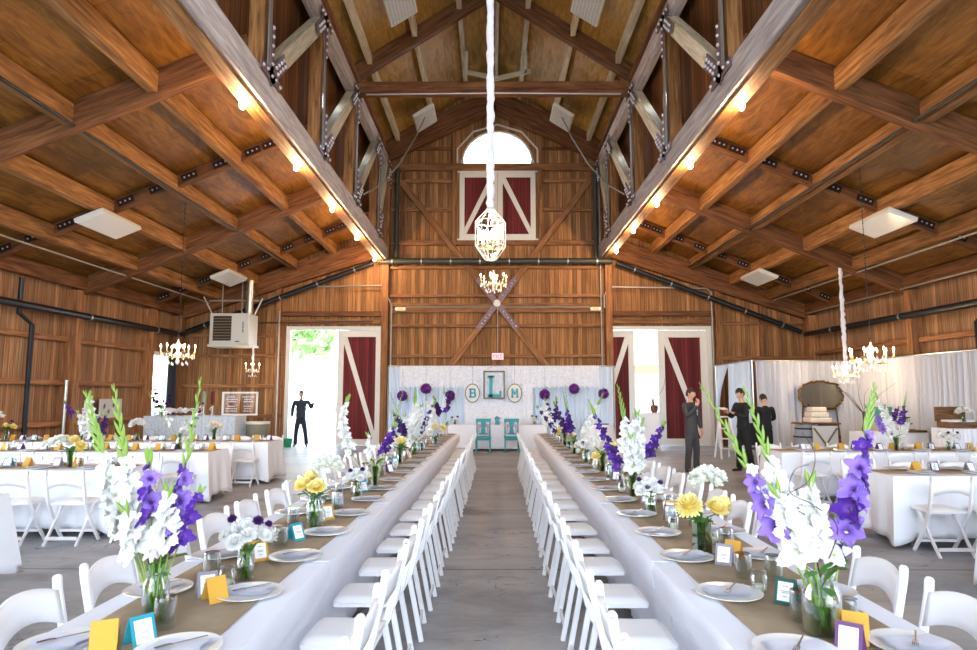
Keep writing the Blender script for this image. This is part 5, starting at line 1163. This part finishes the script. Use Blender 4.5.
# ornate mirror on a stand behind the barrels
t = thing('ornate_mirror', 'wide ornate gold framed mirror in front of the grey drapes', 'mirror', (8.8, 17.55, 1.63))
n = 72; P = []
for k in range(n):
    a = 2*PI*k/n; r = 1+.035*math.cos(6*a+.5)+.03*math.cos(13*a+1)+(.12 if abs(a-PI/2) < .16 else 0)
    P.append((.56*r*math.copysign(abs(math.cos(a))**.75, math.cos(a)), .35*r*math.copysign(abs(math.sin(a))**.75, math.sin(a))))
mb = MB(); mb.tube([(x,0,z) for x, z in P+[P[0]]], .03, 8)
for k in range(0, n, 3): mb.ball((P[k][0]*1.02,-.02,P[k][1]*1.02), .028+.012*(k % 2), 6)
mb.build('carved_frame', 'gold', t); MB().prism([(x*.97,z*.97) for x, z in P], -.01, .01).build('mirror_glass', 'mirror', t, smooth=False)
MB().tube([(-.4,.1,.2),(-.55,.1,-1.63)], .02, 6).tube([(.4,.1,.2),(.55,.1,-1.63)], .02, 6).tube([(0,.1,.3),(0,.25,-1.63)], .02, 6).build('easel_leg', 'rustic', t)
def barrel(x, y, mat, label):
    t = thing('barrel', label, 'barrel', (x,y,0)); MB().lathe([(.2,0),(.26,.2),(.29,.45),(.26,.75),(.22,.92),(.001,.91)], 20).build('staves', mat, t)
    for z, r in ((.1,.238),(.3,.28),(.62,.28),(.82,.248)): MB().lathe([(r,z-.02),(r+.008,z-.02),(r+.008,z+.02),(r,z+.02)], 20).build('hoop', 'steel_dark', t)
barrel(7.8, 16.4, 'barrel_blue', 'weathered blue-grey barrel under the left end of the cake board'); barrel(8.38, 16.45, 'rustic', 'brown barrel under the right end of the cake board')
tag(MB().box((-.5,-.25,0),(.5,.25,.04)).build('plank_board', 'rustic', None, (8.07, 16.42, .925), smooth=False), 'wooden board laid across the two barrels', 'board')
t = thing('white_crate', 'distressed white panel standing in front of the two barrels', 'crate', (8.08, 16.0, 0)); MB().box((-.3,-.02,0),(.3,.02,.9)).build('panel', 'board_grey', t, smooth=False)
mb = MB().bar((-.28,-.03,.05),(.28,-.03,.85), .02, .04).bar((-.28,-.03,.85),(.28,-.03,.05), .02, .04); mb.build('cross_slat', 'frame_grey', t, smooth=False)
t = thing('layered_cake', 'cream layered square cake on the board between the barrels', 'cake', (8.1, 16.4, .967))
for k in range(3): MB().box((-.27+.04*k,-.2+.03*k,.13*k+.005),(.27-.04*k,.2-.03*k,.13*k+.12)).build('cake_layer', 'cake_cream', t, smooth=False, bevel=.02)
def skirted(x0, x1, y0, y1, h, label, mat='cloth_side', seed=0):
    t = thing('skirted_table', label, 'table', (x0,y0,0)); w_, d = x1-x0, y1-y0
    MB().box((.02,.02,h-.03),(w_-.02,d-.02,h-.006)).box((.04,.04,0),(.08,.08,h-.03)).box((w_-.08,.04,0),(w_-.04,.08,h-.03)).box((.04,d-.08,0),(.08,d-.04,h-.03)).box((w_-.08,d-.08,0),(w_-.04,d-.04,h-.03)).build('table_frame', 'steel_grey', t, smooth=False)
    per = 2*(w_+d)
    def P(u):
        q = u*per
        if q < w_: return V((q,0,0)), V((0,-1,0))
        if q < w_+d: return V((w_,q-w_,0)), V((1,0,0))
        if q < 2*w_+d: return V((2*w_+d-q,d,0)), V((0,1,0))
        return V((0,per-q,0)), V((-1,0,0))
    def fn(u, v): p, n_ = P(min(u,.9999)); return p+n_*(.012*math.sin(u*per*2*PI/.09+seed)*(.3+v)+.012)+V((0,0,h-(h-.03)*v))
    mb = MB().sheet(fn, int(per/.022), 4); mb.add([(0,0,h),(w_,0,h),(w_,d,h),(0,d,h)], [(0,1,2,3)]); mb.build('cloth_skirt', mat, t); return t
skirted(8.45, 9.85, 14.9, 15.6, .8, 'dessert table with a pleated white skirt before the drapes', seed=1)
t = thing('tiered_fountain', 'dark tiered dessert fountain on the pleated table', 'fountain', (9.55, 15.25, .803))
for k, r in enumerate((.2,.16,.12,.08)): MB().lathe([(.03,.0),(r,.04),(r*1.02,.06),(.03,.05),(.025,.14)], 18, (0,0,.14*k)).build('tier', 'dark_ceramic', t)
t = thing('green_urn', 'pale green urn at the back of the dessert table', 'urn', (9.12, 15.35, .803)); MB().lathe([(.12,0),(.06,.05),(.05,.15),(.16,.35),(.2,.55),(.19,.57),(.001,.5)], 20).build('urn_body', 'urn_green', t)
t = thing('branch_vase', 'slim dark vase of thin branches at the left end of the dessert table', 'vase', (8.6, 15.2, .803)); MB().lathe([(.05,0),(.07,.05),(.03,.25),(.045,.45),(.04,.46),(.001,.44)], 14).build('vase', 'dark_ceramic', t)
for k in range(7):
    a = random.uniform(-.5,.5); twig(t, [(0,0,.4),(a*.4,0,.6),(a*.9,random.uniform(-.1,.1),.85),(a*1.4,random.uniform(-.2,.2),random.uniform(.95,1.2))], .006, 'branch')
arrangement(9.0, 15.05, .803, 'white and lavender gladioli on the dessert table', 'tall', [dict(tip=(-.45,0,.6), mid=(-.2,0,.3), col='lavender', t0=.4, t1=.95, n=7, size=1.2), dict(tip=(.1,0,.35), mid=(.05,0,.2), col='white', t0=.3, t1=.95, n=7, size=1.5), dict(tip=(.3,0,.55), mid=(.15,0,.3), col='purple', t0=.5, t1=.95, n=6, size=1.3)], seed=175)
tag(MB().box((-.45,-.16,0),(.4,.16,.05)).build('wooden_slab', 'rustic', None, (9.4, 15.0, .803), (0,0,.1), smooth=False), 'rustic wooden slab lying on the dessert table', 'board')
skirted(9.15, 9.82, 13.1, 13.75, .98, 'tall lace covered table at the right photo edge', 'cloth_white', 3)
t = thing('open_suitcase', 'open vintage suitcase of cards on the tall lace covered table', 'suitcase', (9.48, 13.42, .985))
MB().box((-.3,-.2,0),(.3,.2,.12)).build('suitcase_base', 'rustic', t, smooth=False, bevel=.01); MB().box((-.3,.18,.12),(.3,.26,.42)).build('suitcase_lid', 'rustic', t, smooth=False, bevel=.01); MB().box((-.24,-.15,.12),(.24,.15,.16)).build('card_pile', 'paper', t, smooth=False)
bouquet(9.45, 13.0+.2, 1.11, 'white flowers set inside the open suitcase', 'jar', dome(7,.12,.15,'white',1.6,33), 6, 33)
# step ladder style white stand
t = thing('step_ladder', 'small white wooden step ladder beside the right barn door', 'step ladder', (6.12, 17.3, 0))
for sx in (-1, 1): MB().bar((sx*.2,-.25,0),(sx*.13,0,1.08), .05, .025, up=(0,1,0)).build('side_rail', 'chair_white', t, smooth=False); MB().bar((sx*.19,.3,0),(sx*.13,.02,1.06), .04, .025, up=(0,1,0)).build('rear_leg', 'chair_white', t, smooth=False)
for k, z in enumerate((.25,.5,.76,1.06)): MB().box((-.19+.02*k,-.28+.07*k,z),(.19-.02*k,-.08+.06*k,z+.03)).build('tread', 'chair_white', t, smooth=False)
# ------------------------------------------------------------------ left: bar
t = skirted(-8.7, -6.4, 16.4, 17.1, 1.12, 'bar table covered in pale blue lace beneath the left window', 'lace_blue', 5)
MB().box((.03,.03,.05),(2.27,.67,1.1)).build('under_cloth', 'drape_blue', t, smooth=False)
t = thing('framed_menu', 'white framed glass menu with pale writing leaning on the bar table', 'menu board', (-6.48, 16.85, 1.125)); 
mb = MB()
for a, b in (((-.46,0),(-.42,.6)),((.42,0),(.46,.6)),((-.42,0),(.42,.04)),((-.42,.56),(.42,.6))): mb.box((a[0],-.02,a[1]),(b[0],.02,b[1]))
mb.build('frame', 'paint_white', t, smooth=False); MB().box((-.42,-.002,.04),(.42,.002,.56)).build('glass_sheet', 'window_glass', t, smooth=False)
mb = MB(); random.seed(4)
for cx_ in (-.22, .2):
    for k in range(7):
        if k == 3: continue
        w_ = random.uniform(.08,.15); z = .46-.06*k; x = cx_-w_
        while x < cx_+w_: q = random.uniform(.02,.05); mb.box((x,-.008,z),(x+q,-.004,z+.02)); x += q+.012
mb.build('lettering', 'chalk', t, smooth=False)
for k, (x, m_) in enumerate(((-7.3,'barrel_blue'),(-7.08,'red_boards'))):
    t = thing('beer_tap', f'tall {"white" if k == 0 else "red"} handled beer tap on the bar table', 'beer tap', (x, 16.6, 1.125), 0, 'beer taps on the bar')
    MB().lathe([(.04,0),(.04,.03),(.02,.05),(.02,.25)], 12).build('column', 'galv', t); MB().lathe([(.02,.25),(.035,.3),(.05,.5),(.04,.6),(.001,.62)], 10).build('tap_handle', m_, t); MB().tube([(0,0,.22),(0,-.12,.2),(0,-.14,.14)], .012, 6).build('spout', 'galv', t)
bouquet(-8.35, 16.55, 1.125, 'dark purple bouquet standing on the left end of the bar', 'tall', [(random.uniform(-.2,.2), random.uniform(-.1,.1), random.uniform(.2,.55), 'purple', 2.2) for _ in range(14)], 20, 34, lsize=.12)
random.seed(12); mb = MB()
for k in range(26):
    o = (random.uniform(-.45,.35), random.uniform(-.1,.12), random.uniform(.0,.05)); M = Matrix.Translation(o) @ Matrix.Rotation(random.uniform(-.5,.5), 4, 'X') @ Matrix.Rotation(random.uniform(-.7,.7), 4, 'Y'); mb.box((-.09,-.07,.06),(.09,.07,.068), 0, M)
o = mb.build('loose_napkin_pile', 'paper', None, (-7.85, 16.85, 1.17), smooth=False); tag(o, 'loose pile of white paper napkins behind the beer taps', 'napkins', kind='stuff')
for k in range(4):
    o = inst(_tumb, 'glass_tumbler', None, (-5.3+.12*k-.95, 16.85, 1.125)) if False else None
t = thing('metal_drum', 'grey-green drum standing at the right end of the lace covered bar', 'drum', (-6.05, 17.0, 0))
MB().lathe([(.27,0),(.28,.03),(.28,.92),(.001,.92)], 24).build('drum_body', 'drum', t); MB().lathe([(.29,.9),(.3,.92),(.3,.96),(.001,.97)], 24).build('drum_lid', 'heater_white', t)
for k in range(3): MB().lathe([(.283,.2+.25*k),(.292,.22+.25*k),(.283,.24+.25*k)], 24).build('drum_rib', 'drum', t)
for k in range(3):
    o = MB().lathe([(.001,0),(.035,.003),(.004,.01),(.004,.09),(.04,.13),(.036,.2),(.034,.2),(.038,.13),(.001,.1)], 14).build('wine_glass', 'glass_clear', None, (-5.15+.14*k-2.2+1.0, 21.36, 1.02)); tag(o, f'wine glass on the far wall ledge, {ORD[k]} from the left', 'wine glass', 'wine glasses on the ledge')
t = thing('leaf_picture', 'pale picture with dark leaf shapes standing on the left wall ledge', 'picture', (-10.22, 17.55, 1.04)); MB().box((-.02,-.5,0),(.02,.5,.5)).build('backing', 'board_grey', t, smooth=False)
for k, (y, z) in enumerate(((-.32,.3),(-.12,.15),(.1,.33),(.3,.17))):
    MB().add([(.024,y-.03,z-.08),(.024,y+.05,z),(.024,y+.02,z+.1),(.024,y-.06,z+.02)], [(0,1,2,3)]).build('leaf_shape', 'ink', t, smooth=False)
tag(MB().lathe([(.12,0),(.16,.25),(.14,.27),(.001,.02)], 8).build('green_bag', 'green_bag', None, (-6.5, 21.0, 0)), 'bright green bag on the floor at the man in the doorway', 'bag')
# wooden chair with a black jacket between the waiters
t = thing('wooden_chair', 'brown wooden chair with a black jacket over it, between the two waiters', 'chair', (5.98, 14.75, 0), .5)
for x in (-.18,.18):
    MB().bar((x,-.18,0),(x,-.18,.45), .035, .035).build('front_leg', 'rustic', t, smooth=False); MB().bar((x,.2,0),(x,.24,.92), .035, .035).build('rear_leg', 'rustic', t, smooth=False)
MB().box((-.21,-.21,.44),(.21,.22,.47)).build('seat', 'rustic', t, smooth=False); MB().bar((-.18,.24,.88),(.18,.24,.88), .03, .07).bar((-.18,.23,.68),(.18,.23,.68), .03, .05).build('back_rail', 'rustic', t, smooth=False)
j = MB().sheet(lambda u, v: V(((u-.5)*(.5+.05*math.sin(6*v)), .24+.085*math.tanh(18*(v-.5))+.008*math.sin(u*14+v*5), (.5+.98*v if v < .5 else 1.48-.98*v))), 14, 40).build('draped_jacket', 'black_cloth', None, (5.98,14.75,.02), (0,0,.5), solid=.012); tag(j, 'black jacket draped over the back of the wooden chair', 'jacket')
# ------------------------------------------------------------------ people
def skin(name, J, E, mat, parent=None, root=None, sub=2, extra=None, extra_mats=()):
    """J: name -> (x,y,z, rx[, ry]); grows a smooth surface round the joints"""
    names = list(J); me = bpy.data.meshes.new(name); me.from_pydata([J[n][:3] for n in names], [(names.index(a), names.index(b)) for a, b in E], [])
    o = bpy.data.objects.new(name, me); COL.objects.link(o)
    o.modifiers.new('s', 'SKIN'); bpy.context.view_layer.update()
    if not me.skin_vertices:
        bpy.context.view_layer.objects.active = o; bpy.ops.mesh.customdata_skin_add()
    for n_, sv in zip(names, me.skin_vertices[0].data):
        r = J[n_][3:]; sv.radius = (r[0], r[-1]); sv.use_root = (n_ in (root or names[:1]))
    o.modifiers['s'].use_smooth_shade = True; o.modifiers['s'].branch_smoothing = .3
    m = o.modifiers.new('d', 'SUBSURF'); m.levels = sub; m.render_levels = sub
    dg = bpy.context.evaluated_depsgraph_get(); ev = o.evaluated_get(dg)
    nm = bpy.data.meshes.new_from_object(ev, depsgraph=dg); bpy.data.objects.remove(o)
    mats = [mat]+list(extra_mats); nm.materials.clear()
    for x in mats: nm.materials.append(MATS[x])
    bm = bmesh.new(); bm.from_mesh(nm)
    if extra:
        vs, fs, mi = extra; bv = [bm.verts.new(p) for p in vs]
        for f, i in zip(fs, mi):
            fc = bm.faces.new([bv[k] for k in f]); fc.material_index = i; fc.smooth = True
    bmesh.ops.recalc_face_normals(bm, faces=bm.faces); bm.to_mesh(nm); bm.free()
    for p in nm.polygons: p.use_smooth = True
    nm.name = name; r = bpy.data.objects.new(name, nm); COL.objects.link(r); r.parent = parent; return r
def head_geo(M, s=1.0):
    """head facing -Y, centre at the origin: skull, brow, nose, lips, chin, ears, eyes"""
    mb = MB()
    def fn(u, v):
        a = 2*PI*u; e = PI*(v-.5); x, y, z = math.cos(e)*math.sin(a), -math.cos(e)*math.cos(a), math.sin(e)
        X, Y, Zz = x*.076, y*.097, z*.118
        if z < 0: X *= 1-.28*z*z; Y *= 1-.12*abs(z)
        f = max(0, -y)
        if f > 0:
            g = lambda cx_, cz, sx, sz: math.exp(-((x-cx_)/sx)**2-((z-cz)/sz)**2)
            Y -= f*(.024*g(0,-.22,.16,.13)+.012*g(0,.02,.13,.2)+.008*g(0,.2,.7,.1)+.01*g(0,-.52,.3,.09)+.016*g(0,-.86,.35,.2))
            Y += f*(.013*(g(.38,.05,.2,.12)+g(-.38,.05,.2,.12))+.006*g(0,-.66,.3,.06))
        return V((X, Y, Zz))
    mb.sheet(fn, 28, 22)
    for sx in (-1, 1):
        mb.ball((sx*.079,.006,-.005), .026, 8, 0, (.35,.75,1.2)); mb.ball((sx*.03,-.079,.008), .0115, 8, 1); mb.ball((sx*.03,-.0895,.008), .0055, 6, 2)
        mb.tube([(sx*.014,-.089,.03),(sx*.03,-.091,.036),(sx*.048,-.082,.03)], .0045, 5, 2)
    mb.tube([(-.024,-.0865,-.056),(0,-.096,-.053),(.024,-.0865,-.056)], .0055, 6, 3)
    return [M @ (v*s) for v in mb.v], mb.f, mb.m
def hand_chain(J, E, tag_, wrist, d, n, side, curl=.4):
    """palm, four unequal fingers and a thumb leaving the side of the palm"""
    w_, d, n = V(wrist), V(d).normalized(), V(n).normalized(); a = d.cross(n).normalized()*side
    J[tag_+'palm'] = (*(w_+d*.05), .03, .016); E.append((tag_+'wrist', tag_+'palm'))
    for k, (off, L) in enumerate(((-.026,.07),(-.009,.08),(.009,.075),(.026,.058))):
        b = w_+d*.088+a*off; J[f'{tag_}k{k}'] = (*b, .0095); E.append((tag_+'palm', f'{tag_}k{k}'))
        m = b+(d*math.cos(curl)+n*math.sin(curl))*L*.5; e = m+(d*math.cos(curl*2.2)+n*math.sin(curl*2.2))*L*.5
        J[f'{tag_}m{k}'] = (*m, .0085); J[f'{tag_}e{k}'] = (*e, .0065); E += [(f'{tag_}k{k}', f'{tag_}m{k}'), (f'{tag_}m{k}', f'{tag_}e{k}')]
    b = w_+d*.035-a*.032; m = b+(d*.7-a*.6+n*.3).normalized()*.035; e = m+(d*.9-a*.1+n*.4).normalized()*.03
    J[tag_+'t0'] = (*b, .0115); J[tag_+'t1'] = (*m, .0095); J[tag_+'t2'] = (*e, .0075); E += [(tag_+'wrist', tag_+'t0'), (tag_+'t0', tag_+'t1'), (tag_+'t1', tag_+'t2')]
def person(loc, rz, label, arms, top, legs, shoe='shoe_black', H=1.8, hair='hair_brown', head_rot=(0,0), feet=((-.1,.0),(.1,.0)), open_front=True, head_shift=(0,0), lean=0, build=1.0):
    """arms: {'r': (elbow, wrist, hand dir, palm normal), 'l': ...}; x- is the person's right, the person faces -Y"""
    t = thing('person', label, 'person', loc, rz); t.scale = (H/1.8,)*3
    hx, hy = head_shift; L = lambda z: -lean*z
    J = dict(pelvis=(0,0,.93,.09,.065), waist=(0,L(.15),1.1,.09,.065), chest=(0,L(.35),1.32,.12,.085), neckb=(0,L(.45)+.01,1.46,.07,.06), neck=(hx*.5,L(.5)+hy*.5,1.53,.05,.052), skull=(hx,L(.6)+hy,1.62,.055,.065))
    E = [('pelvis','waist'),('waist','chest'),('chest','neckb'),('neckb','neck'),('neck','skull')]
    SH = {}
    for sd, sx in (('r',-1),('l',1)):
        el, wr, hd, hn = arms[sd]; sh = (sx*.185*build, L(.42), 1.45)
        SH[sd] = sh
        J[sd+'sh'] = (*sh, .055); J[sd+'el'] = (*el, .042); J[sd+'wrist'] = (*wr, .027)
        E += [('chest',sd+'sh'),(sd+'sh',sd+'el'),(sd+'el',sd+'wrist')]; hand_chain(J, E, sd, wr, hd, hn, sx, .45)
        fx, fy = feet[0 if sx < 0 else 1]
        J[sd+'hip'] = (sx*.09,0,.9,.06); J[sd+'kn'] = ((sx*.095+fx)/2, fy*.5-.02, .5, .055); J[sd+'an'] = (fx, fy+.03, .1, .03); J[sd+'to'] = (fx+sx*.02, fy-.08, .045, .02)
        E += [('pelvis',sd+'hip'),(sd+'hip',sd+'kn'),(sd+'kn',sd+'an'),(sd+'an',sd+'to')]
    M = Matrix.Translation((hx, L(.65)+hy-.012, 1.672)) @ Matrix.Rotation(head_rot[0], 4, 'Z') @ Matrix.Rotation(head_rot[1], 4, 'X')
    skin('body', J, E, 'skin', t, ['pelvis'], 2, head_geo(M), ('shirt_white', 'hair_black', 'mouth'))
    # clothes
    G = dict(hem=(0,0,.76 if open_front else .9,.185,.135), hip=(0,L(.02),.9 if open_front else .98,.172,.128), waist=(0,L(.15),1.08,.155*build,.115), chest=(0,L(.35),1.3,.178*build,.13), yoke=(0,L(.43)+.005,1.44,.125,.085), col=(0,L(.46)+.012,1.515,.062,.06))
    F = [('hem','hip'),('hip','waist'),('waist','chest'),('chest','yoke'),('yoke','col')]
    for sd, sx in (('r',-1),('l',1)):
        sh, el, wr = SH[sd], V(J[sd+'el'][:3]), V(J[sd+'wrist'][:3])
        G[sd+'sh'] = (*sh, .078*build,.08); G[sd+'up'] = (*((V(sh)+el)/2), .066); G[sd+'el'] = (*el, .06); G[sd+'cuff'] = (*(el+(wr-el)*(.93 if open_front else .9)), .043)
        F += [('chest',sd+'sh'),(sd+'sh',sd+'up'),(sd+'up',sd+'el'),(sd+'el',sd+'cuff')]
    skin('jacket' if open_front else 'shirt', G, F, top, t, ['chest'])
    T = dict(belt=(0,0,1.05,.15,.115), seat=(0,.01,.9,.155,.12)); Q = [('belt','seat')]
    for sd, sx in (('r',-1),('l',1)):
        h, k, a_ = J[sd+'hip'], J[sd+'kn'], J[sd+'an']
        T[sd+'th'] = (h[0]*1.0, h[1], .78, .095,.1); T[sd+'kn'] = (k[0],k[1],k[2],.075); T[sd+'sn'] = ((k[0]+a_[0])/2,(k[1]+a_[1])/2,.3,.068); T[sd+'an'] = (a_[0],a_[1]-.01,.025,.07,.075)
        Q += [('seat',sd+'th'),(sd+'th',sd+'kn'),(sd+'kn',sd+'sn'),(sd+'sn',sd+'an')]
        S = dict(h=(a_[0],a_[1]+.045,.045,.042,.04), m=(a_[0]+sx*.005,a_[1]-.05,.045,.045,.038), b=(a_[0]+sx*.02,a_[1]-.13,.038,.045,.032), t=(a_[0]+sx*.03,a_[1]-.19,.03,.036,.026))
        skin('shoe', S, [('h','m'),('m','b'),('b','t')], shoe, t)
    skin('trousers', T, Q, legs, t, ['belt'])
    mb = MB()
    def cap(u, v):
        a = 2*PI*u; x, y = math.sin(a), -math.cos(a); lo = (.36 if y < -.45 else (.02 if y < .1 else -.45)); 
        e = math.asin(lo)+(PI/2-math.asin(lo))*v; c = math.cos(e); z = math.sin(e)
        return M @ V((x*c*.082, y*c*.1035+.004, z*.126+.003+.002*math.sin(a*9)*c))
    mb.sheet(cap, 36, 10); mb.build('hair', hair, t, solid=.006)
    return t, M
plain('mouth', '#8c4a42', .5)
down = lambda sx, f=0: ((sx*.25, .03, 1.16), (sx*.255, -.05+f, .9), (0,-.12,-1), (-sx,0,0))
t, M = person((4.27, 14.09, 0), .55, 'person in a grey suit standing with one hand raised to the chin', {'r': ((-.25,-.12,1.19), (-.03,-.235,1.44), (.25,.3,1), (.35,.8,0)), 'l': down(1)}, 'suit_grey', 'suit_grey', hair='hair_brown', head_rot=(.25,.12), feet=((-.1,.03),(.12,-.02)))
MB().add([(-.045,-.118,1.47),(.045,-.118,1.47),(.012,-.15,1.22),(-.012,-.15,1.22)], [(0,1,2,3)]).build('shirt_front', 'shirt_white', t, loc=(0,-.022,0), solid=.01)
MB().prism([(-.014,1.45),(.014,1.45),(.022,1.28),(0,1.24),(-.022,1.28)], -.152, -.142).build('tie', 'tie', t, loc=(0,-.024,0), smooth=False)
for sx in (-1, 1): MB().add([(sx*.03,-.112,1.5),(sx*.075,-.118,1.46),(sx*.06,-.145,1.36),(sx*.012,-.152,1.2)], [(0,1,2,3)]).build('lapel', 'suit_grey', t, loc=(0,-.026,0), solid=.008)
t, M = person((5.45, 14.28, 0), -1.25, 'person in black shirt and trousers standing in profile, hands held up in front', {'r': ((-.22,-.12,1.17), (-.09,-.33,1.27), (.25,-1,.15), (.3,.2,1)), 'l': ((.22,-.12,1.17), (.07,-.33,1.27), (-.2,-1,.2), (-.3,.2,1))}, 'black_cloth', 'black_cloth', hair='hair_black', head_rot=(0,.3), open_front=False, head_shift=(0,-.04), feet=((-.1,-.08),(.1,.1)))
tag(MB().box((-.06,-.09,0),(.06,.09,.012)).build('white_notepad', 'paper', None, (4.97, 14.13, 1.35), (0,.3,-1.25), smooth=False), 'white notepad held by the waiter in profile', 'notepad')
t, M = person((6.32, 15.2, 0), PI+.15, 'person in black short shirt seen from behind, head bowed beside the table', {'r': ((-.27,-.05,1.18), (-.16,-.25,1.12), (.3,-1,0), (0,0,-1)), 'l': ((.27,-.05,1.18), (.14,-.25,1.1), (-.3,-1,0), (0,0,-1))}, 'black_cloth', 'black_cloth', H=1.68, hair='hair_black', head_rot=(0,.5), open_front=False, head_shift=(0,-.05))
t, M = person((-6.15, 21.15, 0), .1, 'person in dark clothes standing in the open left barn doorway', {'r': ((-.27,.03,1.18), (-.27,-.06,.93), (0,-.1,-1), (1,0,0)), 'l': ((.33,-.02,1.22), (.42,-.16,1.42), (.3,0,1), (-1,0,0))}, 'navy_cloth', 'trouser_navy', hair='hair_black', open_front=False, feet=((-.16,0),(.2,.02)), build=1.15)
# ------------------------------------------------------------------ light and camera
w = bpy.data.worlds.new('World'); SC.world = w; w.use_nodes = True
bg = w.node_tree.nodes['Background']
geo = w.node_tree.nodes.new('ShaderNodeTexCoord'); sp = w.node_tree.nodes.new('ShaderNodeSeparateXYZ'); r = w.node_tree.nodes.new('ShaderNodeValToRGB')
w.node_tree.links.new(geo.outputs['Generated'], sp.inputs[0]); w.node_tree.links.new(sp.outputs[2], r.inputs[0]); w.node_tree.links.new(r.outputs[0], bg.inputs[0])
r.color_ramp.elements[0].color = (.87, .935, 1, 1); r.color_ramp.elements[1].color = (.5, .71, 1, 1)
bg.inputs[1].default_value = 2.8
cam = bpy.data.cameras.new('camera'); co = bpy.data.objects.new('camera', cam); COL.objects.link(co)
th = math.atan(69.8/651); yaw = math.atan(3.1/651*math.cos(th))
co.location = (0, 0, 1.65); co.rotation_euler = (PI/2+th, 0, yaw)
cam.sensor_width = 36; cam.lens = 651/977*36; cam.clip_end = 300
cam.dof.use_dof = True; cam.dof.focus_distance = 7.0; cam.dof.aperture_fstop = 5.0
SC.camera = co
SC.view_settings.view_transform = 'Standard'; SC.view_settings.look = 'None'; SC.view_settings.gamma = 1; SC.view_settings.use_curve_mapping = False
SC.view_settings.exposure = 2.0
cy = SC.cycles
cy.use_denoising = True
try: cy.denoiser = 'OPENIMAGEDENOISE'
except Exception: pass
cy.max_bounces = 8; cy.diffuse_bounces = 5; cy.transparent_max_bounces = 24; cy.sample_clamp_indirect = 6; cy.caustics_reflective = False; cy.caustics_refractive = False
